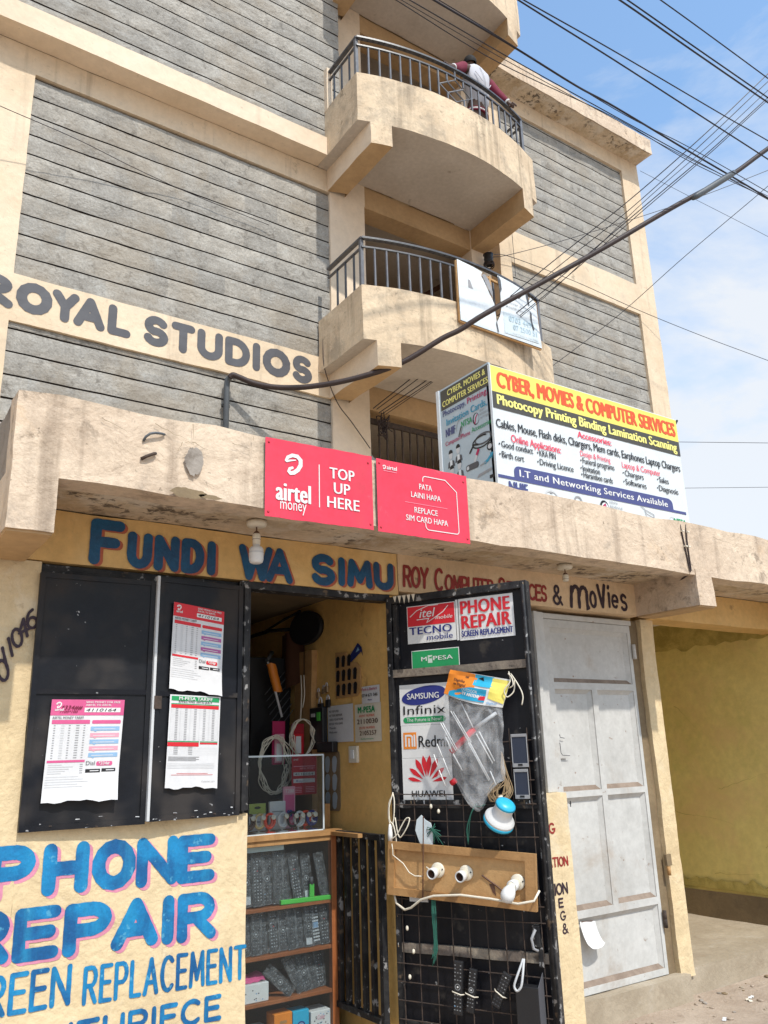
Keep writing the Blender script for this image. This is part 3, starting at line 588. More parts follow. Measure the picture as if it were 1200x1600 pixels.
# lettering on the walls
FW = ROUGHW(Y0, .0068); FL = ROUGHW(Y0-.0068, .0065)
t = MB()
dbl = dict(shadow='rust_paint', sh=(.014, -.007))
paint(t, FL, 'F', .948, 2.412, .155, .212, .050, 'darkblue_paint', **dbl)
x = 1.118
for c, wd in (('U', .118), ('N', .122), ('D', .118), ('I', .052)): paint(t, FL, c, x, 2.412, wd, .172, .044, 'darkblue_paint', **dbl); x += wd+.009
obj('painted_word', t, lint); t = MB()
paint(t, FL, 'WA', 1.672, 2.408, .305, .182, .040, 'darkblue_paint', gap=.02, **dbl)
obj('painted_word', t, lint); t = MB()
paint(t, FL, 'S', 2.085, 2.418, .145, .172, .044, 'darkblue_paint', **dbl)
x = 2.245
for c, wd in (('I', .05), ('M', .165), ('U', .135)): paint(t, FL, c, x, 2.425, wd, .158, .042, 'darkblue_paint', **dbl); x += wd+.008
obj('painted_word', t, lint); t = MB()
rp_ = dict(slant=.04, wob=.08)
paint(t, FL, 'ROY', 2.672, 2.455, .185, .130, .019, 'red_paint', gap=.2, **rp_)
obj('painted_word', t, lint); t = MB()
paint(t, FL, 'C', 2.895, 2.452, .068, .140, .019, 'red_paint', **rp_); paint(t, FL, 'OMPUTER', 2.97, 2.455, .385, .105, .017, 'red_paint', gap=.2, **rp_)
obj('painted_word', t, lint); t = MB()
paint(t, FL, 'S', 3.39, 2.452, .062, .130, .018, 'red_paint', **rp_); paint(t, FL, 'ERVICES', 3.46, 2.455, .345, .110, .018, 'red_paint', gap=.2, **rp_)
obj('painted_word', t, lint); t = MB()
paint(t, FL, '&', 3.85, 2.442, .095, .135, .018, 'marker', wob=.1)
obj('painted_word', t, lint); t = MB()
paint(t, FL, 'm', 4.005, 2.432, .185, .185, .027, 'marker', wob=.12, slant=.05); paint(t, FL, 'o', 4.195, 2.45, .078, .175, .022, 'marker', wob=.1); paint(t, FL, 'v', 4.275, 2.452, .10, .165, .026, 'marker', wob=.1); paint(t, FL, 'i', 4.372, 2.46, .04, .165, .022, 'marker'); paint(t, FL, 'e', 4.408, 2.455, .085, .155, .02, 'marker', wob=.1); paint(t, FL, 's', 4.50, 2.45, .08, .18, .022, 'marker', wob=.1)
obj('painted_word', t, lint)
t = MB()
bl = dict(shadow='pink_paint', sh=(.014, -.011))
for c, a, e_ in (('P', .652, .832), ('H', .860, 1.040), ('O', 1.052, 1.234), ('N', 1.236, 1.418), ('E', 1.414, 1.592)): paint(t, FW, c, a, 1.062-.020*(a-.65), e_-a, .196, .054 if c not in 'NE' else .049, 'blue_paint', **bl)
obj('painted_word', t, wall_o); t = MB()
for c, a, e_ in (('R', .61, .762), ('E', .772, .945), ('P', .958, 1.145), ('A', 1.148, 1.345), ('I', 1.352, 1.418), ('R', 1.425, 1.602)): paint(t, FW, c, a, .838-.028*(a-.6), e_-a, .192, .052 if c not in 'RE' else .047, 'blue_paint', **bl)
x = .52
obj('painted_word', t, wall_o); t = MB()
paint(t, FW, 'SCREEN', .525, .658, .478, .145, .0185, 'blue_paint', gap=.30, wob=.08)
obj('painted_word', t, wall_o); t = MB()
paint(t, FW, 'REPLACEMENT', 1.048, .645, .702, .140, .0165, 'blue_paint', gap=.36, wob=.08, ysl=-.02)
obj('painted_word', t, wall_o); t = MB()
paint(t, FW, 'MOUTHPIECE', .70, .500, .935, .100, .0185, 'blue_paint', gap=.32, wob=.08, ysl=-.005)
obj('painted_word', t, wall_o); t = MB()
# phone digits up the wall in marker
for c, x_, z_, hh in (('0', .632, 1.875, .095), ('1', .648, 1.945, .085), ('1', .667, 1.985, .085), ('0', .672, 2.015, .085), ('4', .693, 2.055, .085), ('6', .722, 2.095, .085)):
    fr = Frame(FW.p(x_, z_, .006), (math.cos(.5), 0, math.sin(.5)), (-math.sin(.3), 0, math.cos(.3)), (0, -1, 0)); paint(t, fr, c, 0, 0, .052 if c != '1' else .013, hh, .0125, 'marker', wob=.1)
obj('painted_number', t, wall_o); t = MB()
# list beside the second shop's door
paint(t, FW, 'G', 3.655, 1.085, .052, .062, .011, 'red_paint'); paint(t, FW, 'ATION', 3.625, .905, .165, .055, .009, 'red_paint', wob=.1)
paint(t, FW, 'TION', 3.615, .757, .155, .064, .011, 'marker', wob=.1); paint(t, FW, 'E', 3.685, .690, .040, .052, .010, 'marker'); paint(t, FW, 'G', 3.690, .622, .045, .052, .009, 'marker'); paint(t, FW, '&', 3.695, .553, .05, .056, .009, 'marker')
obj('painted_list', t, wall_o)

# steel window shutters
def leaf_plate(name, Mx, wd, z0, z1, panels, parent, mat='shutter_metal'):
    m = MB(); n = 26
    m.grid(lambda u, v: Mx @ Vector((wd*u, -.006+.004*noise.noise(Vector((u*3, v*5, 2)))-.0*u, z0+(z1-z0)*v)), n, n*2, mat, True)
    m.grid(lambda u, v: Mx @ Vector((wd*u, .012, z0+(z1-z0)*v)), 2, 2, mat)
    for a, b_, c, d_ in ((0, .022, z0, z1), (wd-.022, wd, z0, z1)): m.box(a, b_, -.013, .014, c, d_, mat, M=Mx)
    for z in [z0, z1-.022]+panels: m.box(.022, wd-.022, -.012, .013, z, z+.022, mat if z in (z0, z1-.022) else 'black_metal', M=Mx)
    return obj(name, m, parent)
m = MB(); m.box(.745, 1.745, -.07, -.03, 2.345, 2.40, 'black_metal_worn'); m.box(.745, 1.745, -.06, -.02, 1.312, 1.33, 'black_metal_worn'); m.box(1.688, 1.738, Y0-.018, .02, 1.33, 2.40, 'black_metal_worn'); m.box(1.700, 1.722, Y0-.03, Y0-.018, 1.33, 2.38, 'black_metal_worn'); m.box(.745, .765, -.08, -.02, 1.33, 2.345, 'black_metal_worn')
m.box(.765, 1.688, .04, .05, 1.33, 2.345, 'mortar_gap'); m.rbox(1.739, 2.585, Y0+.004, -.02, 2.368, 2.404, 'black_metal_worn', .05, .003)
sw = obj('shutter_window', m, shop)
MA = Matrix.Translation((.752, Y0-.012, 0)) @ Matrix.Rotation(R(-2.5), 4, 'Z')
lfA = leaf_plate('shutter_leaf', MA, .498, 1.304, 2.352, [1.84], sw); lfA['label'] = 'broad steel shutter leaf with one red and white poster'
MBm = Matrix.Translation((1.262, Y0-.045, 0)) @ Matrix.Rotation(R(4.5), 4, 'Z')
lfB = leaf_plate('shutter_leaf', MBm, .432, 1.312, 2.372, [1.835], sw); lfB['label'] = 'narrow steel shutter leaf with two posters and a pale worn edge'
m = MB(); m.box(-.012, .0, -.016, .016, 1.315, 2.375, 'lightgrey', M=MBm); m.box(-.004, .03, -.02, -.012, 1.78, 1.835, 'rust', M=MBm); obj('leaf_edge', m, lfB)
# worn paint along the shutters' lower edges
m = MB(); rs = random.Random(5)
for k in range(30):
    Mx, wd = rs.choice(((MA, .498), (MBm, .432))); x = rs.uniform(.0, wd-.03); z = (1.304 if Mx is MA else 1.312)+abs(rs.gauss(0, .018)); a, h = rs.uniform(.004, .02), rs.uniform(.002, .005)
    m.face([Mx @ Vector(p) for p in ((x, -.0155, z), (x+a, -.0155, z+rs.uniform(-.002, .004)), (x+a*.8, -.0155, z+h), (x+a*.1, -.0155, z+h*1.2))], rs.choice(['grey', 'grey', 'lightgrey', 'rust']))
obj('chipped_paint', m, sw)
# grey steel door and the folded shutter beside it
m = MB(); GD = 'grey_door'
def pan(x0, x1, z0, z1):
    """pressed panel sunk behind the frame, with splayed sides"""
    i = .028; dp = .022; a = [(x0, .002, z0), (x1, .002, z0), (x1, .002, z1), (x0, .002, z1)]; c = [(x0+i, dp, z0+i), (x1-i, dp, z0+i), (x1-i, dp, z1-i), (x0+i, dp, z1-i)]
    for k in range(4): m.face([a[k], a[(k+1) % 4], c[(k+1) % 4], c[k]], GD if k else 'brown_ledge')  # lower splay of each panel is dark brown, the other three door grey
    m.grid(lambda u, v: (x0+i+(x1-x0-2*i)*u, dp-.006*math.sin(math.pi*u)*math.sin(math.pi*v)+.002*noise.noise(Vector((u*4, v*4, x0))), z0+i+(z1-z0-2*i)*v), 14, 14, GD, True)
DX0, DX1 = 3.835, 4.692
cols = [(3.905, 4.248), (4.298, 4.662)]
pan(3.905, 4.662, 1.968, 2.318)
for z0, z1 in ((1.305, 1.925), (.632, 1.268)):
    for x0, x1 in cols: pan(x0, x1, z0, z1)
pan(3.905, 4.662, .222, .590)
for a, b_, c, d_ in ((DX0, 3.905, .185, 2.37), (4.662, DX1, .185, 2.37), (3.905, 4.662, 2.318, 2.37), (3.905, 4.662, 1.925, 1.968), (3.905, 4.662, 1.268, 1.305), (3.905, 4.662, .590, .632), (3.905, 4.662, .185, .222), (4.248, 4.298, 1.305, 1.925), (4.248, 4.298, .632, 1.268)):
    m.box(a, b_, -.004, .03, c, d_, GD)
door = obj('metal_door', m, shop)
m = MB(); m.box(DX0-.03, DX1+.004, -.02, .045, 2.372, 2.405, GD, .003); m.box(DX0-.034, DX0-.003, -.03, .04, 1.31, 2.37, GD, .003); m.box(3.60, 3.66, -.06, -.02, 1.31, 2.40, GD, .003); m.box(3.665, 3.70, -.05, -.015, 1.31, 2.40, GD, .003); m.box(3.705, 3.735, -.075, -.03, 1.31, 2.40, GD, .003); m.box(3.742, 3.80, -.06, -.02, 1.31, 2.40, GD, .003)
obj('door_frame', m, door)
for z in (2.19, .50):
    m = MB(); m.lathe([(.0, -.05), (.013, -.05), (.013, -.002), (.011, 0), (.013, .002), (.013, .05), (0, .05)], Matrix.Translation((4.695, -.022, z)), GD if z > 1 else 'rust', 10); obj('hinge', m, door)
m = MB(); m.tube([(3.905, .0, 1.60), (3.91, -.004, 1.59), (3.912, -.004, 1.535), (3.925, -.004, 1.520), (3.99, -.003, 1.516)], .0022, 'darkgrey', 5); m.tube([(3.918, .0, 1.645), (3.918, -.003, 1.628), (3.955, -.003, 1.622)], .0022, 'darkgrey', 5); m.box(3.912, 3.975, .0125, .016, 1.50, 1.62, GD); obj('lock_plate', m, door)
m = MB(); m.lathe([(.0, 0), (.006, 0), (.006, .004), (0, .004)], Matrix.Translation((3.955, -.001, 1.235)) @ Matrix.Rotation(R(90), 4, 'X'), 'ink', 10); m.tube([(3.957, -.003, 1.25), (3.955, -.004, 1.215)], .003, 'ink', 5); obj('keyhole', m, door)
m = MB(); m.rbox(4.755, 4.80, -.045, -.026, .81, .875, 'brown_cement', .012, .012); m.lathe([(0, -.03), (.012, -.03), (.012, .022), (0, .022)], Matrix.Translation((4.768, -.038, .782)), 'wood_pale', 10); obj('broken_plug', m, wall_o)

# ================================================================== NEIGHBOUR PORCH
nb = thing('neighbour_wall', (6.5, 1, .18), 'olive yellow side wall of the porch beside the shop, with brown base', 'wall')
b = MB(); YW = 'olive_wall'
xw = lambda y: 6.50+.004*math.sin(y*3)
b.grid(lambda u, v: (xw(-.6+2.2*u), -.6+2.2*u, .37+2.27*v), 30, 30, YW)
b.face([(6.3, 1.6, .15), (4.84, 1.6, .15), (4.84, 1.6, 2.66), (6.3, 1.6, 2.66)], YW)
obj('wall', b, nb)
b = MB(); b.grid(lambda u, v: Vector((xw(-.6+2.2*u)-.045, -.6+2.2*u, .15+.235*v)), 30, 4, 'brown_cement'); b.grid(lambda u, v: Vector((xw(-.6+2.2*u)-.045+.045*v, -.6+2.2*u, .385-.012*v)), 30, 1, 'brown_cement'); obj('plinth_band', b, nb)
b = MB()
b.face([(xw(-.5)-.006, -.5, 2.64)]+[(xw(-.5+2.0*k/40)-.006, -.5+2.0*k/40, 2.40+.07*noise.noise(Vector((k*.35, 1, 0)))+.02*noise.noise(Vector((k*1.3, 4, 0)))) for k in range(41)]+[(xw(1.5)-.006, 1.5, 2.64)], 'olive_stain')
obj('damp_patch', b, nb)
b = MB(); fn_ = Frame((6.488, 1.6, .4), (0, -1, 0), (0, 0, 1), (-1, 0, 0)); rs = random.Random(23)
for x, z, dx, dz, n in ((.35, .62, .05, -.012, 14), (.9, .80, .04, .01, 12), (.55, 1.5, .03, -.02, 8), (1.25, .35, .03, .02, 9), (.75, .12, .04, .004, 12)):
    p = [(x, z)]
    for k in range(n): p.append((p[-1][0]+dx*rs.uniform(.4, 1.5), p[-1][1]+dz*rs.uniform(.2, 1.6)+rs.uniform(-.012, .012)))
    stroke(b, fn_, p, .0035, 'olive_stain', .001, taper=lambda u: 1.2-u)
obj('crack', b, nb)
b = MB(); n = 60
b.face([fn_.p(2.1*k/n, .0, .0012) for k in range(n+1)]+[fn_.p(2.1*k/n, .07+.05*noise.noise(Vector((k*.4, 2, 0)))+.03*noise.noise(Vector((k*1.7, 5, 0))), .0012) for k in range(n, -1, -1)], 'olive_stain'); obj('splash_stain', b, nb)
# ================================================================== SIGNS ON THE CANOPY
FA = WALLX(-.622)
def swirl(t, fr, cx, cy, s, mat):
    """the hooked loop emblem"""
    stroke(t, fr, [(cx-.50*s, cy+.16*s), (cx-.40*s, cy+.36*s), (cx-.10*s, cy+.52*s), (cx+.22*s, cy+.50*s), (cx+.42*s, cy+.30*s), (cx+.42*s, cy+.0*s), (cx+.25*s, cy-.30*s), (cx+.0*s, cy-.50*s), (cx-.22*s, cy-.56*s), (cx-.33*s, cy-.46*s), (cx-.28*s, cy-.30*s), (cx-.1*s, cy-.22*s)], .21*s, mat, .003, taper=lambda u: .75+.45*math.sin(math.pi*min(1, u*1.1)))
    stroke(t, fr, [(cx-.46*s, cy+.12*s), (cx-.2*s, cy+.20*s), (cx+.1*s, cy+.26*s)], .14*s, mat, .0034, taper=lambda u: 1-.55*u)
def metal_sign(label, x0, x1, z0, z1, tilt, fn):
    th = thing('advertising_sign', ((x0+x1)/2, -.62, z0), label, 'sign', 'red signs on the canopy edge')
    m = MB(); fr = FA
    def wv(x, z): return .004*noise.noise(Vector((x*3, z*4, x0)))+.003*(math.sin((x-x0)*9)*.5)
    n = 16
    P = lambda u, v: (x0+(x1-x0)*u, z0+(z1-z0)*v+tilt*(x1-x0)*u+(.003*noise.noise(Vector((u*9, v*3, x0))) if v in (0, 1) else 0))
    m.grid(lambda u, v: fr.p(*P(u, v), 0), n, 10, 'sign_red_metal', True)
    m.grid(lambda u, v: fr.p(*P(1-u, v), -.003), n, 10, 'grey', True)
    for a, c in ((.03, .06), (.97, .07), (.03, .94), (.96, .9)):
        p = fr.p(*P(a, c), 0); m.lathe([(0, 0), (.006, 0), (.005, .003), (0, .004)], Matrix.Translation(p) @ Matrix.Rotation(R(90), 4, 'X'), 'deepred', 8)
    obj('panel', m, th)
    t = MB(); fn(t, Frame((x0, -.622, z0), Vector((1, 0, tilt)), (0, 0, 1), (0, -1, 0))); obj('lettering', t, th)
    return th
def sign1(t, f):
    swirl(t, f, .145, .265, .082, 'white')
    text(t, f, 'airtel', .052, .085, .182, .088, 'white', .035, off=.003)
    text(t, f, 'money', .075, .043, .135, .055, 'white', .0, off=.003)
    rect(t, f, .276, .075, .281, .285, 'white', .003)
    text(t, f, 'TOP', .335, .228, .140, .055, 'white', .025, off=.003); text(t, f, 'UP', .357, .155, .092, .055, 'white', .025, off=.003); text(t, f, 'HERE', .320, .082, .180, .055, 'white', .025, off=.003)
metal_sign('broad red metal sign reading TOP UP HERE beside a white swirl emblem', 1.560, 2.140, 2.585, 2.962, .016, sign1)
def sign2(t, f):
    swirl(t, f, .046, .336, .018, 'white'); text(t, f, 'airtel', .060, .327, .062, .022, 'white', .03, off=.003); rect(t, f, .04, .316, .12, .3185, 'palepink', .003)
    for s, y, a, wd in (('PATA', .253, .258, .082), ('LAINI HAPA', .204, .205, .190), ('REPLACE', .124, .222, .148), ('SIM CARD HAPA', .078, .168, .266)): text(t, f, s, a, y, wd, .030, 'white', .012, off=.003)
    rect(t, f, .165, .172, .435, .174, 'palepink', .003)
    pth = [(.283, .298)]+arc(.300, .310, .017, .017, 180, 90, 4)+[(.43, .327), (.503, .272)]+arc(.488, .06, .017, .017, 0, -90, 4)+[(.32, .043)]+arc(.31, .063, .02, .02, 270, 180, 4)+[(.289, .075)]
    stroke(t, f, pth, .0045, 'white', .003)
metal_sign('red metal sign reading PATA LAINI HAPA and REPLACE SIM CARD HAPA', 2.166, 2.745, 2.592, 2.968, .004, sign2)

# ---- the two-sided shop sign standing on the canopy roof
SB = thing('rooftop_sign', (4.1, -.4, 2.96), 'big yellow and white two-sided sign advertising cyber and computer services on the canopy', 'sign')
m = MB(); X0, X1, ZB, ZT = 3.180, 4.985, 2.93, 3.838
def bow(x, z): return .006*math.sin((x-X0)*5)+.004*noise.noise(Vector((x*3, z*3, 0)))
m.grid(lambda u, v: (X0+(X1-X0)*u, -.40, ZB+(ZT-ZB)*v+.015*(u)*(v)-.012*math.sin(math.pi*u)*v*0), 24, 10, 'panelwhite', True)
m.box(X0, X1, -.385, -.36, ZB-.1, ZT, 'grey'); obj('front_board', m, SB)
m = MB(); m.box(X0, X0+.02, -.386, .12, ZB-.1, ZT+.02, 'panelgrey'); m.box(X0-.008, X0+.002, .10, .128, ZB-.1, ZT+.02, 'panelwhite'); m.box(X0-.006, X0+.0, -.405, -.386, ZB-.1, ZT, 'panelwhite'); obj('side_board', m, SB)
m = MB()
for x in (3.25, 4.0, 4.9): m.box(x-.02, x+.02, -.36, -.32, 2.78, ZT-.05, 'rust'); m.tube([(x, -.34, 3.5), (x, .05, 2.79)], .012, 'rust', 6)
m.tube([(4.98, -.385, 3.80), (5.03, -.385, 3.86)], .008, 'ink', 6); obj('support_frame', m, SB)
t = MB(); f = Frame((X0, -.402, ZB), (1, 0, 0), (0, 0, 1), (0, -1, 0)); Wd = X1-X0
def yb(x): return .012*(x/Wd)
def band(x0, y0, x1, y1, mat, off): 
    n = 10
    for k in range(n):
        a, c = x0+(x1-x0)*k/n, x0+(x1-x0)*(k+1)/n
        t.face([f.p(a, y0+yb(a), off), f.p(c, y0+yb(c), off), f.p(c, y1+yb(c), off), f.p(a, y1+yb(a), off)], mat)
band(.0, .731, Wd, .903, 'yellow', .001); band(.004, .622, Wd, .731, 'signdark', .001)
T = lambda s, x, y, wd, cap, mat, bold=.02, sp=.94: text(t, f, s, x, y+yb(x), wd, cap, mat, bold, 0, .0026, space=sp, yslope=.0066)
T('CYBER, MOVIES & COMPUTER SERVICES', .045, .768, 1.735, .105, 'signorange', .055)
T('Photocopy Printing Binding Lamination Scanning', .036, .651, 1.735, .066, 'lemon', .05)
T('Cables, Mouse, Flash disks, Chargers, Mem cards, Earphones Laptop Chargers', .016, .497, 1.76, .056, 'ink', .012)
T('Accessories:', .726, .564, .328, .046, 'signred', .02); T('Online Applications:', .130, .420, .428, .050, 'signred', .0085)
for s, x, y, wd in (('Good conduct', .046, .372, .262), ('Birth cert', .044, .306, .182), ('KRA PIN', .362, .370, .142), ('Driving Licence', .358, .311, .298), ('Funeral programs', .750, .388, .305), ('Invitation', .744, .335, .162), ('Harambee cards', .745, .291, .280), ('Chargers', 1.156, .369, .194), ('Softwares', 1.153, .307, .216), ('Sales', 1.517, .380, .106), ('Diagnosis', 1.504, .316, .212)):
    T(s, x, y, wd, .042, 'ink', .0085); band(x-.020, y+.014, x-.010, y+.024, 'ink', .0024)
T('Design & Printing', .735, .437, .288, .038, 'signred', .0); T('Laptop & Computer', 1.138, .426, .402, .044, 'signred', .0)
band(.0, .176, 1.775, .195, 'signnavy', .0012)
poly(t, f, [(.135, .196), (.135, .235)]+arc(.180, .235, .045, .036, 180, 90, 6)+[(1.575, .281)]+arc(1.585, .243, .05, .038, 90, 0, 6)+[(1.636, .206)], 'signnavy', .0014)
T('I.T and Networking Services Available', .176, .206, 1.40, .044, 'white', .03, 1.04)
T('NHIF', .082, .090, .155, .075, 'signnavy', .04)
stroke(t, f, arc(.435, .095, .065, .062, 0, 180), .012, 'lightgrey', .002); poly(t, f, [(.435, .168), (.448, .14), (.422, .14)], 'grey', .002)
stroke(t, f, arc(.672, .128, .03, .026, -40, 180)+[(.60, .10), (.65, .11), (.72, .095)], .012, 'grey', .002)
poly(t, f, arc(.915, .122, .042, .046, 0, 360)[:-1], 'ink', .0016); poly(t, f, arc(.92, .117, .033, .036, 0, 360)[:-1], 'panelwhite', .002); stroke(t, f, [(.895, .092), (.905, .127), (.925, .142)], .012, 'crimson', .0023); stroke(t, f, [(.915, .087), (.928, .132)], .01, 'crimson', .0026)
T('KENYA', .968, .148, .080, .018, 'grey', 0); T('REVENUE', .968, .118, .125, .018, 'grey', 0)
stroke(t, f, [(1.285, .182), (1.318, .165), (1.328, .135), (1.41, .112), (1.41, .138), (1.328, .16)], .006, 'grey', .003); poly(t, f, [(1.328, .132), (1.41, .110), (1.41, .06), (1.328, .06)], 'lightgrey', .002)
T('NTSA', 1.625, .085, .135, .050, 'green', .04); stroke(t, f, arc(1.61, .09, .05, .06, 60, 200), .004, 'lightgrey', .002)
obj('front_print', t, SB)
# side face: x runs from the back edge towards the street
t = MB(); f = Frame((X0-.0005, .10, ZB), (0, -1, 0), (0, 0, 1), (-1, 0, 0)); S = .49
rect(t, f, .012, .775, S, .915, 'signdark', .001)
T2 = lambda s, x, y, wd, cap, mat, bold=.02: text(t, f, s, x, y, wd, cap, mat, bold, 0, .003)
T2('CYBER, MOVIES &', .085, .858, .375, .040, 'lemon', .03); T2('COMPUTER SERVICES', .030, .795, .450, .040, 'lemon', .03)
T2('Photocopy,', .028, .728, .230, .040, 'signnavy', .02); T2('Printing,', .275, .728, .195, .040, 'crimson', .022)
T2('Invitation Cards,', .060, .655, .395, .046, 'signcyan', .02)
T2('NHIF', .048, .580, .098, .055, 'signnavy', .03); T2('NTSA', .205, .592, .105, .042, 'green', .02); stroke(t, f, arc(.205, .595, .05, .06, 70, 190), .004, 'grey', .002); stroke(t, f, [(.175, .545), (.20, .60)], .010, 'darkgrey', .002); stroke(t, f, [(.190, .545), (.21, .59)], .008, 'grey', .0022)
poly(t, f, arc(.345, .602, .030, .040, 0, 360)[:-1], 'ink', .0016); poly(t, f, arc(.350, .602, .024, .034, 0, 360)[:-1], 'panelgrey', .002); stroke(t, f, [(.335, .575), (.345, .61), (.36, .625)], .010, 'crimson', .0024)
for k, s in enumerate(('KENYA', 'REVENUE', 'AUTHORITY')): T2(s, .385, .632-.024*k, .045+.030*k, .014, 'grey', 0)
T2('Computer/Phone', .040, .520, .245, .030, 'crimson', .012); T2('Accessories', .300, .525, .185, .032, 'green', .012)
for px, py in ((.085, .42), (.160, .435), (.090, .315), (.165, .330)):
    poly(t, f, [(px-.035, py-.055), (px-.028, py-.02), (px-.012, py-.01), (px+.012, py-.01), (px+.030, py-.02), (px+.036, py-.055)], 'darkgrey', .0016); poly(t, f, [(px-.012, py-.055), (px-.012, py-.008), (px+.012, py-.008), (px+.012, py-.055)], 'panelwhite', .002)
    poly(t, f, arc(px, py+.028, .019, .03, 0, 360)[:-1], 'lightgrey', .0022); poly(t, f, arc(px, py+.040, .020, .022, -10, 190), 'ink', .0026)
stroke(t, f, arc(.40, .455, .075, .032, 20, 380, 26), .010, 'darkgrey', .002); stroke(t, f, arc(.385, .44, .085, .036, 60, 340, 24)+[(.455, .42)], .009, 'ink', .0026); stroke(t, f, [(.27, .40), (.31, .44), (.35, .43)], .012, 'ink', .003); poly(t, f, arc(.455, .385, .028, .026, 0, 360)[:-1], 'ink', .0022); poly(t, f, arc(.455, .385, .018, .016, 0, 360)[:-1], 'lightgrey', .0027)
poly(t, f, [(.300, .335), (.318, .325), (.362, .395), (.345, .407)], 'lightgrey', .002); poly(t, f, [(.322, .372), (.341, .360), (.362, .395), (.345, .407)], 'crimson', .0026)
poly(t, f, rrect(.225, .288, .345, .328, .015), 'darkgrey', .002); poly(t, f, rrect(.232, .296, .255, .320, .008), 'lightgrey', .0026); stroke(t, f, [(.40, .295), (.43, .305), (.47, .335)], .018, 'signcyan', .002); stroke(t, f, [(.36, .29), (.41, .297)], .008, 'grey', .0024); stroke(t, f, arc(.45, .32, .02, .022, -40, 80, 6), .006, 'signcyan', .0026)
poly(t, f, [(.32, .22), (.46, .235), (.455, .25), (.34, .24)], 'grey', .002); rect(t, f, .435, .185, .475, .205, 'ink', .002)
obj('side_print', t, SB)
# two wires strapped over the canopy edge below that sign
# ---- torn banner tied to the lower balcony
BN = thing('torn_banner', (6.2, 2.5, 6.3), 'torn white banner on a wooden frame tied to the lower balcony railing', 'banner')
ang = math.atan2(-.0, 1); bx0, bx1 = 5.545, 6.795
by = lambda x: 2.545-.0*(x-5.5)
fb = Frame((bx0, 2.545, 6.27), (1, -.02, 0), (0, 0, 1), (0, -1, 0), bend=lambda x, y: .012*noise.noise(Vector((x*3, y*3, 3))))
m = MB()
def sheet(pts, off): m.face([fb.p(x, y, off) for x, y in pts], 'banner'); m.face([fb.p(x, y, off-.004) for x, y in pts[::-1]], 'grey')
sheet([(0, .005), (.53, -.012), (.545, .12), (.535, .25), (.53, .36), (.47, .50), (.40, .63), (.355, .70), (.375, .745), (.24, .77), (0, .80)], .0)
sheet([(.53, -.012), (1.25, -.03), (1.235, .30), (1.225, .585), (1.13, .635), (1.095, .56), (1.045, .70), (.84, .745), (.615, .785), (.640, .55), (.635, .33), (.60, .22), (.545, .12)], .0)
obj('cloth', m, BN)
m = MB()
m.face([fb.p(x, y, .010) for x, y in ((.355, .70), (.40, .63), (.47, .50), (.505, .44), (.515, .52), (.47, .66), (.41, .725))], 'grey')
obj('torn_flap', m, BN)
for pts in ([(1.045, .70), (1.09, .63), (1.10, .52), (1.085, .5), (1.06, .62)], [(1.10, .44), (1.125, .40), (1.12, .30), (1.15, .20), (1.125, .17), (1.10, .30)], [(.54, .15), (.555, .06), (.565, -.005), (.55, 0), (.53, .1)], [(.615, .785), (.655, .72), (.66, .60), (.64, .55)]): m = MB(); m.face([fb.p(x, y, .009) for x, y in pts], 'darkgrey'); obj('tear', m, BN)
m = MB()
for a, c in (((0, 0), (1.25, -.035)), ((0, 0), (0, .79)), ((.50, 0), (.50, .74)), ((0, .73), (.50, .71)), ((.50, .71), (1.24, .60)), ((1.24, -.03), (1.23, .6))):
    m.tube([fb.p(a[0], a[1], -.022), fb.p(c[0], c[1], -.022)], .018, 'wood_pale', 4)
obj('frame', m, BN)
t = MB()
T3 = lambda s, x, y, wd, cap, mat, b=0.: text(t, fb, s, x, y, wd, cap, mat, b, 0, .006)
rect(t, fb, .66, .02, 1.20, .30, 'paleblue', .0035)
T3('0703 4491', .74, .20, .40, .075, 'faintblue', .02); T3('07 2500 51', .80, .10, .38, .07, 'faintblue', .02); T3('Your Comfort, Our Pride', .78, .035, .40, .03, 'lightgrey', 0)
for y, wd in ((.44, .30), (.38, .24)): T3('WATER  PLAY', .745, y, wd, .022, 'grey', .0); poly(t, fb, arc(.728, y+.012, .008, .01, 0, 360, 8)[:-1], 'ink', .006)
obj('print', t, BN)

# ================================================================== BLACK STEEL DOOR LEAF (open towards the street)
Hh = Vector((2.57, Y0, 0)); U_ = Vector((.4614, -.8872, 0)); N_ = Vector((-.8872, -.4614, 0)); Zv = Vector((0, 0, 1))
FD = Frame(Hh, U_, Zv, N_)
ML = Matrix((U_, -N_, Zv)).transposed().to_4x4(); ML.translation = Hh      # local x along the leaf, -y towards the viewer
m = MB(); BK = 'black_metal'
m.box(0.004, .803, 0, .004, .302, 2.382, BK, M=ML)
for a, b_, c, d_ in ((.0, .032, .30, 2.384), (.772, .806, .30, 2.384), (.032, .772, 2.345, 2.384), (.032, .772, .30, .335)): m.box(a, b_, -.026, .030, c, d_, 'black_metal_worn', .003, M=ML)
m.box(.040, .066, -.020, -.0005, 1.99, 2.34, 'black_metal_worn', M=ML)
leaf = obj('door_leaf', m, shop); leaf['label'] = 'black steel door leaf swung open and hung with stickers and goods'
for z0, z1, mt in ((1.948, 1.988, 'rail_bar'), (1.292, 1.330, 'black_metal_worn'), (.630, .672, 'rail_bar')):
    m = MB(); m.rbox(.012, .778, -.024, -.001, z0, z1, mt, .04, .003); 
    for v in m.b.verts: v.co = ML @ v.co
    obj('cross_rail', m, leaf)
m = MB()
m.tube([ML @ Vector((.79, -.034, .33)), ML @ Vector((.79, -.034, 2.36))], .009, 'black_metal_worn', 6)
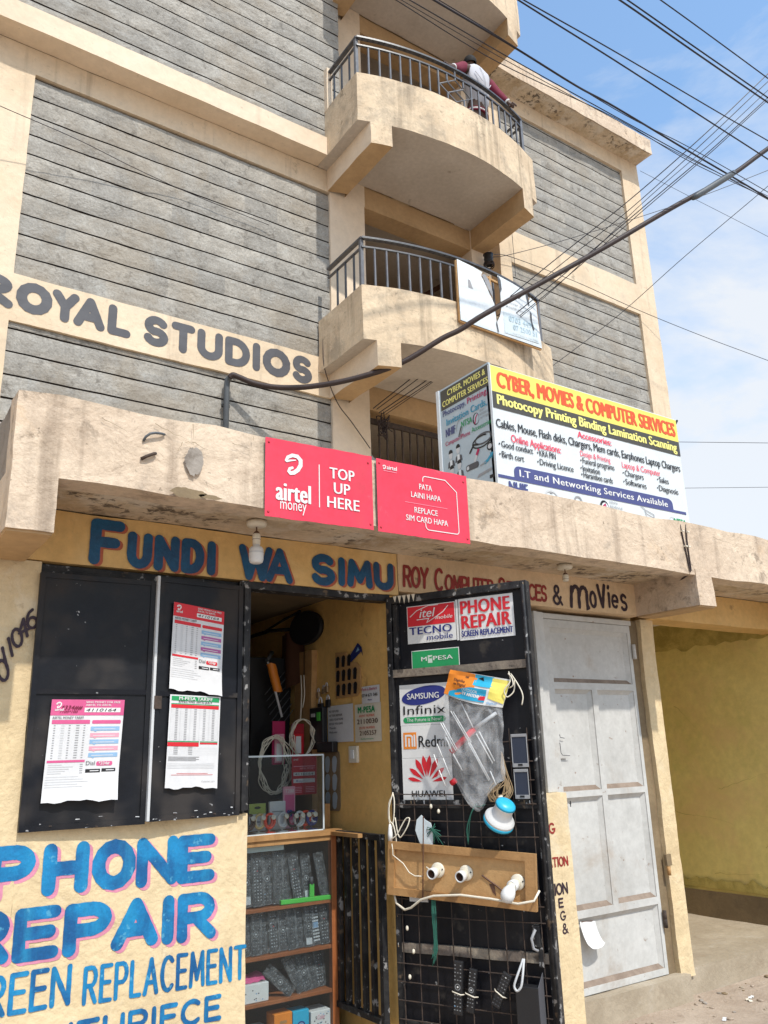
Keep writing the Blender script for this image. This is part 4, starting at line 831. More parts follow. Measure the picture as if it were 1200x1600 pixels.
m.box(.71, .745, -.045, -.006, .70, .79, 'black_metal_worn', .004, M=ML); m.tube([ML @ Vector(p) for p in ((.728, -.05, .775), (.712, -.066, .74), (.72, -.07, .70), (.738, -.06, .69))], .007, 'grey', 6); m.box(.730, .752, -.04, -.002, .62, .70, 'black_metal_worn', M=ML)
obj('bolt_latch', m, leaf)
m = MB(); rs = random.Random(11)
for k in range(46):
    s = rs.choice((.012, .79, rs.uniform(.05, .75), rs.uniform(.05, .75))); z = rs.choice((rs.uniform(.35, 2.35), 1.31, .65, 2.36)); a, h = rs.uniform(.003, .012), rs.uniform(.004, .022)
    if 0.06 < s < .75 and z > 1.36: continue
    q = .028 if (s < .03 or s > .77) else .026
    m.face([FD.p(s, z, q), FD.p(s+a*.5, z+h*.2, q), FD.p(s+a*.4, z+h, q), FD.p(s-a*.2, z+h*.8, q)], rs.choice(['lightgrey', 'grey', 'twine']))
for k in range(5):
    s = .05+.028*k; m.face([FD.p(s, 2.384, .031), FD.p(s+.022, 2.384, .031), FD.p(s+.012, 2.384-rs.uniform(.03, .05), .031), FD.p(s+.006, 2.384-.02, .031)], 'ivory')
obj('paint_chips', m, leaf)
# welded display grid on the lower part
for k in range(9):
    s = .045+.0885*k; top = 1.36 if k < 5 else (1.50 if k == 5 else 1.66)
    m = MB(); m.tube([FD.p(s+.004*noise.noise(Vector((k, z, 0))), z, .034) for z in (.31, .6, .9, 1.2, top)], .0027, 'rust', 5); obj('grid_wire', m, leaf)
for z in (.345, .425, .505, .585, .80, .872, 1.165, 1.235, 1.31, 1.36, 1.42, 1.51, 1.60):
    m = MB(); a = .012 if z < 1.4 else .52; m.tube([FD.p(a, z, .039), FD.p(.4 if a < .3 else .6, z-.004, .040), FD.p(.775, z-.002+.005*math.sin(z*40), .039)], .0027, 'rust', 5); obj('grid_wire', m, leaf)

# ---- stickers on the leaf
def sticker(label, x0, z0, x1, z1, fn, group=None, base='white', off=.004, sk=0.):
    th = thing('sticker', FD.p((x0+x1)/2, z0, off), label, 'sticker', group)
    m = MB(); m.face([FD.p(x0, z0, off), FD.p(x1, z0+sk, off), FD.p(x1, z1+sk, off), FD.p(x0, z1, off)], base); obj('sheet', m, th)
    t = MB(); f = Frame(FD.p(x0, z0, off), U_+Zv*(sk/(x1-x0)), Zv, N_); fn(t, f, x1-x0, z1-z0); obj('print', t, th)
LT = lambda t, f: (lambda s, x, y, wd, cap, mat, b=.02, sh=0., o=.0028: text(t, f, s, x, y, wd, cap, mat, b, sh, o))
def s1(t, f, w_, h):
    T = LT(t, f); rect(t, f, .004, .092, w_-.004, h-.004, 'red')
    T('itel', .075, .135, .095, .048, 'white', .01, .25); T('mobile', .17, .118, .098, .020, 'white', .0, .2)
    stroke(t, f, [(.02, .145), (.06, .175), (.13, .196), (.185, .195)], .004, 'white', .0022); stroke(t, f, [(.06, .125), (.13, .127), (.118, .105), (.165, .128), (.215, .155), (.245, .185)], .004, 'white', .0024)
    T('TECNO', .012, .047, .25, .040, 'navy', .03); T('mobile', .115, .012, .150, .030, 'navy', .012)
sticker('sticker with a red upper half of white script and blue letters below', .118, 2.120, .402, 2.322, s1, 'stickers on the black door')
def s2(t, f, w_, h):
    T = LT(t, f); T('PHONE', .010, .138, .275, .068, 'red', .045); T('REPAIR', .012, .060, .275, .068, 'red', .045); T('SCREEN REPLACEMENT', .010, .018, .282, .031, 'navy', .035)
sticker('white sticker with bold red PHONE REPAIR above blue SCREEN REPLACEMENT', .422, 2.112, .724, 2.330, s2, 'stickers on the black door')
sticker('narrow blank white strip between the two upper stickers', .405, 2.116, .419, 2.329, lambda t, f, w_, h: rect(t, f, w_*.9, .0, w_, h, 'grey', .001), 'stickers on the black door')
def s3(t, f, w_, h):
    T = LT(t, f); rect(t, f, .004, .004, w_-.004, h-.004, 'green', .001); T('M', .058, .042, .032, .022, 'white', .02); T('PESA', .128, .042, .112, .022, 'white', .02); rect(t, f, .096, .030, .122, .070, 'palegreen', .002); poly(t, f, [(.098, .056), (.121, .064), (.119, .052)], 'green', .0026)
sticker('small green sticker with white money service lettering', .136, 1.982, .412, 2.082, s3, 'stickers on the black door')
def s4(t, f, w_, h):
    T = LT(t, f); c = [(w_/2+.128*math.cos(a*.15707)*1., .150+.046*math.sin(a*.15707)+.016*math.cos(a*.15707)) for a in range(40)]; poly(t, f, c, 'navy', .0014)
    text(t, f, 'SAMSUNG', .045, .133, .185, .030, 'white', .02, 0, .003); T('Infinix', .020, .055, .245, .045, 'ink', .008); poly(t, f, rrect(.018, .012, .262, .042, .015), 'green', .0014); T('The Future is Now!', .038, .019, .2, .018, 'white', 0)
sticker('white sticker with a blue oval over black letters and a green slogan pill', .056, 1.698, .338, 1.907, s4, 'stickers on the black door')
def s5(t, f, w_, h):
    T = LT(t, f); rect(t, f, .012, .045, .088, .128, 'orange', .0014); stroke(t, f, [(.026, .06), (.026, .112), (.052, .112)]+arc(.052, .100, .012, .012, 90, 0, 4)+[(.064, .06)], .009, 'white', .0024); stroke(t, f, [(.045, .06), (.045, .095)], .009, 'white', .0026); stroke(t, f, [(.077, .06), (.077, .112)], .009, 'white', .0026); T('Redmi', .100, .052, .165, .058, 'ink', .012)
sticker('white sticker with an orange square beside black letters', .058, 1.535, .338, 1.697, s5, 'stickers on the black door')
def s6(t, f, w_, h):
    T = LT(t, f); cx, cy = .14, .085
    for a, L, W2 in ((12, .085, .020), (36, .095, .025), (62, .105, .029), (82, .108, .028), (98, .108, .028), (118, .105, .029), (144, .095, .025), (168, .085, .020)):
        d = Vector((math.cos(R(a)), math.sin(R(a)))); q = Vector((-d.y, d.x)); b0 = Vector((cx, cy))+d*.030
        poly(t, f, [tuple(b0)]+[tuple(b0+d*(L*u)+q*(s*W2*.5*math.sin(math.pi*u**1.3)*1.0)) for u, s in ((.3, -1), (.6, -1), (.8, -1))]+[tuple(b0+d*L*.97)]+[tuple(b0+d*(L*u)+q*(s*W2*.5*math.sin(math.pi*u**1.3))) for u, s in ((.8, 1), (.6, 1), (.3, 1))], 'red', .0014+a*2e-6)
    T('HUAWEI', .050, .018, .185, .030, 'ink', .02)
sticker('white sticker with a fan of red petals over black letters', .058, 1.328, .338, 1.534, s6, 'stickers on the black door')

# ---- goods hung on the leaf
def lf(s, z, off=.05): return FD.p(s, z, off)
AB = thing('antenna_package', lf(.5, 1.36), 'clear plastic bag holding a red and white aerial under an orange, blue and yellow card', 'package')
def card(u, v):
    # header card: upper edge slopes, lower edge bows
    tl, tr, bl, br = Vector((.385, 1.962)), Vector((.700, 1.890)), Vector((.350, 1.842)), Vector((.655, 1.758))
    p = (tl*(1-u)+tr*u)*v+(bl*(1-u)+br*u)*(1-v)
    return lf(p.x, p.y-.012*math.sin(math.pi*u)*(1-v), .085+.022*math.sin(math.pi*u*1.1)+.012*noise.noise(Vector((u*4, v*3, 1)))-.02*v)
m = MB(); m.grid(lambda u, v: card(u, v), 22, 8, 'white', True); m.grid(lambda u, v: card(1-u, v)-N_*.004, 22, 8, 'ivory', True); cd = obj('header_card', m, AB)
class CardFrame:
    def p(s, x, y, off=.002):
        return card(min(1, max(0, x)), min(1, max(0, y)))+N_*(off+.001)
CF = CardFrame(); t = MB()
def cregion(fnl, fnh, u0, u1, mat, off):
    n = 16; t.grid(lambda a, c: CF.p(u0+(u1-u0)*a, fnl(u0+(u1-u0)*a)*(1-c)+fnh(u0+(u1-u0)*a)*c, off), n, 6, mat)
cregion(lambda u: .02+1.0*u*u*1.6, lambda u: 1-.2*max(0, u-.35), 0, .50, 'orange', .0016)
cregion(lambda u: .02+.10*u, lambda u: min(.52, .08+1.35*u-.9*u*u*.9), .08, .70, 'cyan', .0024)
cregion(lambda u: .60+.5*(u-.6)**2, lambda u: .98, .46, .76, 'aqua', .0019); cregion(lambda u: .12+.5*(1-u), lambda u: .95, .74, 1., 'yellow', .0021)
text(t, CF, 'OUTDOOR', .30, .34, .26, .10, 'white', 0, 0, .0034); text(t, CF, 'TV ANTENNA', .31, .20, .36, .11, 'white', .03, 0, .0034); text(t, CF, 'Digitika', .12, .62, .20, .10, 'brown', .02, 0, .0034); text(t, CF, 'na Digital', .13, .48, .22, .10, 'brown', .02, 0, .0034); text(t, CF, 'tal', .30, .80, .06, .10, 'brown', .02, 0, .0034); text(t, CF, 'digital', .74, .06, .16, .09, 'skyblue', .02, 0, .0034)
poly(t, CF, [(.60, .14), (.70, .16), (.70, .30), (.60, .27)], 'red', .0034); poly(t, CF, [(.52, .86), (.62, .80), (.60, .93)], 'ink', .0034)
obj('print', t, cd)
m = MB()
def bagp(u, v, side):
    # u across, v down
    tl, tr = Vector((.352, 1.842)), Vector((.655, 1.785)); bl, br = Vector((.285, 1.435)), Vector((.640, 1.42))
    p = (tl*(1-u)+tr*u)*(1-v)+(bl*(1-u)+br*u)*v
    low = .13*max(0, 1-abs(u-.62)/.42)*v**2*1.0-.03*math.sin(u*9)*v*v
    z = p.y-low; th = .05*math.sin(math.pi*min(1, max(0, u)))*(.25+.75*math.sin(math.pi*min(1, v*.95)))
    return lf(p.x+.01*noise.noise(Vector((v*5, 2, 0))), z, .075+side*th+.016*noise.noise(Vector((u*5, v*4, side*3)))+.008*noise.noise(Vector((u*14, v*9, side))))
m.grid(lambda u, v: bagp(u, v, 1), 30, 30, 'film', True); m.grid(lambda u, v: bagp(1-u, v, -.6), 20, 20, 'film', True); obj('bag', m, AB)
m = MB(); an = lambda s, z, o=.075: lf(s, z, o)
m.tube([an(.37, 1.56), an(.50, 1.665)], .016, 'red', 8); m.tube([an(.36, 1.41), an(.385, 1.425)], .014, 'red', 8); m.tube([an(.50, 1.665), an(.62, 1.735)], .009, 'lightgrey', 6); obj('boom', m, AB)
m = MB()
for a, c in (((.325, 1.70), (.40, 1.565)), ((.337, 1.70), (.408, 1.57)), ((.385, 1.755), (.475, 1.60)), ((.397, 1.752), (.485, 1.60)), ((.44, 1.80), (.50, 1.67)), ((.47, 1.60), (.565, 1.42)), ((.478, 1.60), (.57, 1.425)), ((.515, 1.64), (.59, 1.50)), ((.53, 1.65), (.60, 1.51)), ((.30, 1.60), (.33, 1.53)), ((.35, 1.63), (.38, 1.56)), ((.33, 1.53), (.365, 1.44)), ((.385, 1.55), (.43, 1.47)), ((.28, 1.55), (.30, 1.49)), ((.305, 1.475), (.335, 1.40)), ((.575, 1.465), (.60, 1.40))): m.tube([an(*a, .09), an(*c, .09)], .0032, 'white', 6)
obj('aerial_rods', m, AB)
# phone bezels, string bundles, hook with keys
for nm, z0, z1, s0, s1_, lab in (('phone_front', 1.478, 1.632, .676, .756, 'white phone front panel hung above a second one on the black grid'), ('phone_front', 1.335, 1.470, .678, .750, 'white phone front panel hung below another on the black grid')):
    th = thing(nm, lf((s0+s1_)/2, z0, .05), lab, 'phone part', 'phone front panels on the grid')
    m = MB(); e = .004
    for a, b_, c, d_ in ((s0, s0+e, z0, z1), (s1_-e, s1_, z0, z1), (s0+e, s1_-e, z1-.014, z1), (s0+e, s1_-e, z0, z0+.018)): m.box(a, b_, -.052, -.046, c, d_, 'grey', .0015, M=ML)
    m.box((s0+s1_)/2-.011, (s0+s1_)/2+.011, -.054, -.052, z0+.007, z0+.016, 'ink', M=ML); obj('bezel', m, th)
    m = MB(); m.box(s0+e, s1_-e, -.049, -.047, z0+.018, z1-.014, 'screen', M=ML); obj('screen', m, th)
def loopy(name, label, cat, paths, r, mat, parentpt, group=None):
    m = MB()
    for p in paths:
        q = []
        for k in range(len(p)-1):
            for j in range(4): q.append(Vector(p[k]).lerp(Vector(p[k+1]), j/4))
        q.append(Vector(p[-1]))
        for _ in range(2): q = [q[0]]+[(q[i-1]+q[i]*2+q[i+1])/4 for i in range(1, len(q)-1)]+[q[-1]]
        m.tube(q, r, mat, 6)
    return obj(name, m, None, label, cat, group)
rs = random.Random(21)
loopy('twine_bundle', 'bundle of brown twine hanging beside the white shower head', 'string', [[lf(.60+rs.uniform(-.03, .03), 1.40+rs.uniform(-.02, .02), .06), lf(.56+rs.uniform(-.03, .04), 1.36, .075), lf(.61+rs.uniform(-.05, .03), 1.32+rs.uniform(-.02, .02), .07), lf(.65+rs.uniform(-.03, .03), 1.37, .06), lf(.63+rs.uniform(-.02, .02), 1.45, .055), lf(.625, 1.55, .05)] for k in range(13)], .0020, 'twine', 0)
loopy('tied_lead', 'tangled cord and cable tie hung by the edge of the bright antenna card', 'cord', [[lf(.69, 1.93, .05), lf(.71, 1.88, .08), lf(.67, 1.84, .09), lf(.68, 1.80, .08), lf(.72, 1.83, .07), lf(.72, 1.89, .06)], [lf(.70, 1.92, .05), lf(.735, 1.88, .08), lf(.76, 1.83, .08), lf(.765, 1.80, .08), lf(.755, 1.765, .08)], [lf(.69, 1.92, .06), lf(.715, 1.90, .08), lf(.725, 1.86, .09), lf(.70, 1.85, .08)]], .0032, 'ivory', 0)
# electric shower head
SH = thing('shower_head', lf(.62, 1.25, .08), 'white instant shower head with blue cap and rim tilted on the door grid', 'shower head')
ax = (U_*.52+Zv*.72+N_*.35).normalized(); zq = ax.to_track_quat('Z', 'Y').to_matrix().to_4x4(); MS = Matrix.Translation(lf(.600, 1.236, .09)) @ zq
m = MB(); m.lathe([(.0, -.012), (.066, -.012), (.074, -.004), (.074, .012)], MS, 'aqua', 28); obj('spray_plate', m, SH)
m = MB(); m.lathe([(.074, .012), (.072, .022), (.060, .034), (.046, .058), (.044, .085), (.050, .098)], MS, 'white', 28); m.tube([MS @ Vector((.02, .045, .07)), MS @ Vector((.02, .075, .085))], .012, 'ivory', 8); obj('body', m, SH)
m = MB(); m.lathe([(.050, .098), (.046, .108), (.03, .118), (0, .121)], MS, 'aqua', 28); obj('cap', m, SH)
# wooden test board with lampholders
TB = thing('lamp_test_board', lf(.38, .9, .08), 'wooden lamp testing board with two empty holders and a white bulb', 'test board')
MB_ = ML @ Matrix.Translation((.006, 0, 1.14)) @ Matrix.Rotation(R(-3.2) * -1, 4, 'Y')
bw, bh = .762, .243
m = MB(); m.box(.0, bw, -.072, -.066, -bh, 0, 'wood_pale', M=MB_)
tb = obj('back_panel', m, TB)
for a, b_, c, d_ in ((0, bw, -.034, 0), (0, bw, -bh, -bh+.034), (0, .036, -bh+.034, -.034), (bw-.05, bw, -bh+.034, -.034)):
    m = MB(); m.rbox(a, b_, -.090, -.0722, c, d_, 'wood', .03, .0015)
    for v in m.b.verts: v.co = MB_ @ v.co
    obj('batten', m, TB)
def holder(x, z, lab):
    mm = MB_ @ Matrix.Translation((x, -.0722, z)) @ Matrix.Rotation(R(90), 4, 'X') ; m = MB()
    m.lathe([(0, 0), (.035, 0), (.035, .008), (.029, .012), (0, .012)], mm, 'ivory', 22)
    tm = mm @ Matrix.Translation((-.003, -.004, .011)) @ Matrix.Rotation(R(9), 4, 'X') @ Matrix.Rotation(R(-7), 4, 'Y')
    m.lathe([(.021, 0), (.0225, .022), (.0225, .024), (.0255, .026), (.0255, .052), (.0215, .054), (.0185, .050), (.0185, .012), (0, .012)], tm, ['ivory', 'grey', 'ivory', 'white', 'white', 'white', 'brown', 'ink'], 20)
    m.lathe([(0, .0125), (.004, .0125), (.003, .014), (0, .014)], mm @ Matrix.Translation((.027, .006, 0)), 'ink', 8)
    return obj('lampholder', m, TB), tm
holder(.268, -.112, ''); holder(.415, -.112, '')
h3, tm3 = holder(.672, -.128, '')
m = MB(); tq = tm3 @ Matrix.Translation((0, 0, .05)) @ Matrix.Rotation(R(50), 4, 'X') @ Matrix.Rotation(R(-14), 4, 'Y')
m.lathe([(0, -.012), (.019, -.012), (.020, .004), (.028, .020), (.032, .036), (.0315, .052), (.025, .066), (.013, .074), (0, .076)], tq, ['ivory', 'ivory', 'white', 'white', 'white', 'white', 'white', 'white'], 24); obj('light_bulb', m, TB)
m = MB(); m.tube([lf(.033+.004*math.sin(k), 1.13-.026*k, .10) for k in range(3)]+[lf(.06, 1.06, .095), lf(.09, 1.04, .095), lf(.12, 1.00, .093), lf(.15, .985, .092), lf(.19, .985, .09)], .0028, 'ivory', 6); m.tube([MB_ @ Vector(p) for p in ((.215, -.095, -.10), (.235, -.093, -.112), (.26, -.09, -.115))], .003, 'ivory', 6); obj('thin_lead', m, TB)
m = MB(); m.tube([lf(.02, .90, .07), lf(.035, .855, .075), (lf(.085, .83, .085)), lf(.13, .845, .105), lf(.19, .885, .115), lf(.26, .905, .12), lf(.40, .915, .12), lf(.55, .905, .12), lf(.68, .89, .12), lf(.755, .905, .115), lf(.775, .945, .09)], .0055, 'ivory', 8); obj('mains_cable', m, TB)
m = MB(); m.tube([MB_ @ Vector(p) for p in ((.495, -.0745, -.115), (.54, -.075, -.14), (.57, -.075, -.155), (.60, -.075, -.175), (.64, -.0745, -.17))], .004, 'brown', 5); m.face([MB_ @ Vector(p) for p in ((.53, -.0735, -.15), (.555, -.0735, -.145), (.565, -.0735, -.20), (.548, -.0735, -.185))], 'brown'); m.tube([MB_ @ Vector((.197, -.094, .13)), MB_ @ Vector((.198, -.095, -.05)), MB_ @ Vector((.197, -.094, -bh-.01))], .003, 'brown', 5); obj('scorched_joint', m, TB)
m = MB(); m.box(.10, .20, -.06, -.056, .865, .90, 'lightgrey', M=ML); obj('paper_scrap', m, TB)
loopy('green_string', 'bunch of green plastic string hanging below the wooden board', 'string', [[lf(.235+rs.uniform(-.01, .015), .90, .075), lf(.24+rs.uniform(-.012, .015), .80, .085), lf(.236+rs.uniform(-.012, .012), .72, .08), lf(.234+rs.uniform(-.01, .02), .66, .08), lf(.222+rs.uniform(-.008, .02), .61+rs.uniform(-.02, .03), .08)] for k in range(12)], .0018, 'string_green', 0)
loopy('green_twine', 'frayed green twine tied on the grid beneath the brown twine bundle', 'string', [[lf(.47+rs.uniform(-.01, .02), 1.315, .06), lf(.45, 1.27, .065), lf(.43+rs.uniform(-.01, .01), 1.20, .06), lf(.425, 1.13, .055)] for k in range(4)]+[[lf(.46, 1.305, .06), lf(.50, 1.30, .07), lf(.53, 1.312, .06)]], .002, 'string_green', 0)
loopy('dark_twine_knot', 'dark green knot of frayed twine beside a pale insole', 'string', [[lf(.225+rs.uniform(-.02, .05), 1.20+rs.uniform(-.03, .03), .06), lf(.245, 1.20, .07), lf(.25+rs.uniform(-.04, .05), 1.15+rs.uniform(-.04, .04), .06)] for k in range(16)], .0016, 'string_green', 0)
# charger cable at the hinge side
loopy('charger_cable', 'white charging cable looped over the hinge edge of the black door', 'cable', [[lf(.02, 1.36, .05), lf(.0, 1.32, .06), lf(-.005, 1.25, .06), lf(.012, 1.19, .06), lf(.03, 1.24, .065), lf(.035, 1.33, .06), lf(.02, 1.37, .05)], [lf(.025, 1.37, .055), lf(.005, 1.30, .07), lf(.008, 1.23, .07), lf(.03, 1.22, .07), lf(.045, 1.14, .07), lf(.04, 1.10, .07)], [lf(.035, 1.25, .06), lf(.05, 1.18, .07), lf(.07, 1.15, .08), lf(.115, 1.21, .08), lf(.125, 1.25, .07), lf(.10, 1.25, .07), lf(.05, 1.165, .08), lf(.02, 1.15, .08)], [lf(.02, 1.14, .08), lf(.004, 1.08, .06), lf(.012, 1.02, .06)]], .0032, 'ivory', 0)
m = MB(); m.lathe([(0, -.03), (.011, -.03), (.013, 0), (.009, .035), (.005, .05), (0, .05)], Matrix.Translation(lf(.012, 1.17, .075)), 'white', 10); obj('cable_plug', m, None, 'white plug end of the cable at the hinge edge of the black door', 'plug')
m = MB(); pts = [lf(.145+.10*u, z, .058) for u, z in ((.0, 1.19), (.1, 1.24), (.35, 1.262), (.55, 1.24), (.85, 1.225), (.98, 1.18), (.9, 1.10), (.35, 1.10), (.15, 1.15))]; m.prism(pts, N_*-.006, 'paleblue'); obj('insole', m, None, 'pale blue patterned insole hung behind the wooden board', 'insole')
for s, z, h in ((.232, 1.302, .02), (.272, 1.279, .012), (.075, .742, .018), (.105, .642, .015), (.080, .530, .016), (.012, 1.205, .01)):
    m = MB(); m.lathe([(0, -.004), (.007, -.004), (.009, .002), (.006, .006), (0, .007)], Matrix.Translation(lf(s, z, .046)) @ N_.to_track_quat('Z', 'Y').to_matrix().to_4x4() @ Matrix.Diagonal((.9, 1+h*20, 1, 1)), 'ivory', 12)
    obj('earbud_cap', m, None, 'small ivory rubber cap stuck on the grid of the black door', 'cap', 'small ivory caps on the black door')
# ================================================================== POSTERS ON THE SHUTTERS
def poster(label, Mx, x0, z0, wd, ht, lean, fn, curl=.02, base='paper', y=-.022, group='posters on the steel shutters', nm='poster'):
    """sheet stuck on a leaf; the lower corner lifts off"""
    def bend(x, yy):
        u, v = x/wd, yy/ht
        return curl*max(0, .30-v)**1.5*3.0*(.35+u)+.0006*math.sin(u*7+v*4)
    o = Mx @ Vector((x0, y, z0)); ux = (Mx.to_3x3() @ Vector((1, 0, lean[0]))); uz = (Mx.to_3x3() @ Vector((lean[1], 0, 1))); n = Mx.to_3x3() @ Vector((0, -1, 0))
    f = Frame(o, ux, uz, n, bend)
    th = thing(nm, tuple(o), label, 'poster', group)
    m = MB()
    def edge(u, v):
        y_ = ht*v
        if v == 0: y_ += .004*math.sin(u*9+x0*50)+.003*math.sin(u*23)
        return f.p(wd*u, y_, 0)
    m.grid(lambda u, v: edge(u, v), 12, 16, base, True); m.grid(lambda u, v: edge(1-u, v)-n*.0008, 12, 16, base, True); obj('sheet', m, th)
    t = MB(); fn(t, f, wd, ht); obj('print', t, th)
def air_print(t, f, w_, h, c1, tags, hand):
    T = LT(t, f)
    def R_(x0, y0, x1, y1, mt, off=.0012):
        n = 4
        for k in range(n): rect(t, f, (x0+(x1-x0)*k/n)*w_, y0*h, (x0+(x1-x0)*(k+1)/n)*w_, y1*h, mt, off)
    R_(0, .84, 1, 1, c1, .0012); swirl(t, f, .10*w_, .945*h, .020, 'white'); T('airtel', .05*w_, .885*h, .12*w_, .012, 'white', .03)
    T('SEND MONEY FOR FREE', .46*w_, .965*h, .48*w_, .008, 'white', .02); T('AIRTEL TO AIRTEL', .46*w_, .935*h, .36*w_, .008, 'white', .02)
    R_(.45, .872, .95, .918, 'white', .0018); T('4110164', .47*w_, .880*h, .42*w_, .012, 'ink', .0, .2, .0032)
    if hand: T('*334##', .14*w_, .90*h, .28*w_, .016, 'maroon', .02, .3, .0034); T('1100*100', .12*w_, .865*h, .24*w_, .010, 'maroon', .01, .3, .0034)
    T('AIRTEL MONEY TARIFF', .03*w_, .805*h, .42*w_, .010, 'darkgrey', .01)
    R_(.03, .755, .54, .795, c1)
    for c in range(5):
        for r in range(14): rect(t, f, (.06+.10*c)*w_, (.735-.0245*r)*h, (.085+.02*(c % 2)+.10*c)*w_, (.743-.0245*r)*h, 'grey' if c != 1 else 'lightgrey', .0012)
    R_(.02, .375, .52, .398, c1)
    for r in range(5): rect(t, f, .04*w_, (.352-.021*r)*h, (.22+.05*((r*3) % 4))*w_, (.358-.021*r)*h, 'lightgrey'); rect(t, f, .46*w_, (.352-.021*r)*h, .50*w_, (.358-.021*r)*h, 'grey')
    for r in range(5): rect(t, f, .02*w_, (.235-.024*r)*h, (.45+.07*(r % 3))*w_, (.239-.024*r)*h, 'lightgrey')
    poly(t, f, [(a*w_, b_*h) for a, b_ in rrect(.57, .755, .97, .792, .015)], c1)
    for k, mt in enumerate(tags):
        y = .685-.066*k; R_(.56, y, .96, y+.042, mt); poly(t, f, [(.60*w_, y*h), (.65*w_, y*h), (.63*w_, (y-.012)*h)], mt); R_(.60, y+.014, .90, y+.020, 'paper', .0017)
    T('Dial', .54*w_, .345*h, .12*w_, .016, 'darkgrey', 0); poly(t, f, [(a*w_, b_*h) for a, b_ in rrect(.68, .335, .90, .378, .018)], c1); T('*334#', .71*w_, .345*h, .15*w_, .012, 'white', .02, .1, .003)
    R_(.54, .27, .74, .305, 'ink'); R_(.76, .275, .95, .308, 'ink'); rect(t, f, .60*w_, .283*h, .72*w_, .292*h, 'paper', .0017); rect(t, f, .82*w_, .287*h, .93*w_, .296*h, 'paper', .0017)
poster('red and white tariff poster alone on the broad shutter leaf', MA, .072, 1.412, .298, .405, (.0, .03), lambda t, f, w_, h: air_print(t, f, w_, h, 'pink', ['skyblue', 'palepink', 'skyblue', 'palepink', 'skyblue'], True), .035)
poster('red and white tariff poster above the green one on the narrow shutter leaf', MBm, .060, 1.868, .258, .392, (-.10, .02), lambda t, f, w_, h: air_print(t, f, w_, h, 'red', ['skyblue', 'mauve', 'skyblue', 'mauve', 'skyblue'], False), .02)
def mp_print(t, f, w_, h):
    T = LT(t, f)
    def R_(x0, y0, x1, y1, mt, off=.0012): rect(t, f, x0*w_, y0*h, x1*w_, y1*h, mt, off)
    R_(.03, .935, .97, .985, 'green'); T('M-PESA TARIFF', .17*w_, .945*h, .66*w_, .014, 'white', .04, 0, .0034); T('EFFECTIVE 20TH JULY', .17*w_, .915*h, .66*w_, .009, 'ink', .02)
    R_(.03, .895, .97, .905, 'green'); R_(.03, .855, .97, .893, 'red')
    for r in range(19):
        R_(.03, .838-.0185*r, .97, .8395-.0185*r, 'lightgrey')
        for c in range(5): R_(.12+.18*c, .8425-.0185*r, .17+.18*c, .849-.0185*r, 'grey', .0013)
    for c in range(6): R_(.03+.187*c, .50, .034+.187*c, .855, 'lightgrey', .0014)
    R_(.0, .487, .60, .497, 'green'); R_(.62, .487, .97, .497, 'green'); R_(.0, .44, .60, .483, 'red'); R_(.62, .465, .97, .483, 'red')
    for r in range(5): R_(.0, .425-.0185*r, .97, .4265-.0185*r, 'lightgrey'); R_(.12, .430-.0185*r, .20, .436-.0185*r, 'grey', .0013); R_(.40, .430-.0185*r, .48, .436-.0185*r, 'grey', .0013)
    for r in range(4): R_(.03, .325-.013*r, .62-.06*(r % 2), .329-.013*r, 'darkgrey')
    for r in range(4): R_(.02, .255-.016*r, .92, .258-.016*r, 'lightgrey')
    R_(.20, .150, .80, .154, 'red'); R_(.10, .135, .90, .139, 'red'); T('Customer care', .68*w_, .06*h, .26*w_, .007, 'grey', 0, .3)
poster('white tariff poster with green heading at the bottom of the narrow shutter leaf', MBm, .060, 1.445, .250, .398, (-.03, .02), mp_print, .004)
# paper curling off the grey door
th = thing('door_notice', (4.01, 0, .5), 'blank white paper curling away from the bottom panel of the grey door', 'paper')
def pc(u, v): return (3.945+.135*u+.012*(1-v)**1.5, -.004-.050*(1-v)**1.6-.004*math.sin(u*5), .575-.145*(1-v)-.012*u*v+(.02*(abs(u-.5)*2)**4*(1-v)**6))
m = MB(); m.grid(pc, 10, 14, 'white', True); m.grid(lambda u, v: Vector(pc(1-u, v))+Vector((0, .0015, 0)), 10, 14, 'paper', True); obj('sheet', m, th)
m = MB(); m.tube([(3.955, -.006, .573), (4.0, -.006, .571), (4.05, -.006, .569)], .0025, 'brown', 5); obj('tape', m, th)

# ================================================================== LAMPS UNDER THE CANOPY
def hang_lamp(x, y, z, bulb, label):
    th = thing('pendant_lamp', (x, y, z), label, 'lamp')
    M0 = Matrix.Translation((x, y, z)); m = MB(); m.lathe([(0, 0), (.047, 0), (.049, -.012), (.045, -.024), (.030, -.028), (0, -.028)][::-1], M0, 'ivory', 24); obj('ceiling_rose', m, th)
    m = MB(); m.tube([(x, y, z-.028), (x+.001, y, z-.05)], .0035, 'brown', 6); obj('cord', m, th)
    m = MB(); m.lathe([(0, -.115 if bulb else -.10), (.018, -.115 if bulb else -.10), (.019, -.09), (.020, -.088), (.020, -.07), (.017, -.062), (.010, -.05), (0, -.046)], M0, ['ivory', 'ivory', 'brown', 'ivory', 'ivory', 'brown', 'brown'], 18); obj('lampholder', m, th)
    if bulb:
        m = MB(); m.lathe([(0, -.205), (.022, -.205), (.030, -.200), (.034, -.188), (.035, -.160), (.0355, -.157), (.0345, -.150), (.033, -.136), (.026, -.126), (.017, -.122), (.017, -.112), (0, -.112)], M0, ['white']*5+['lightgrey']+['white']*5, 24); obj('bulb', m, th)
hang_lamp(1.652, -.35, 2.640, True, 'white bulb hanging from a round ceiling rose before the blue lettering')
hang_lamp(3.727, -.35, 2.640, False, 'round ceiling rose with an empty holder above the red lettering')

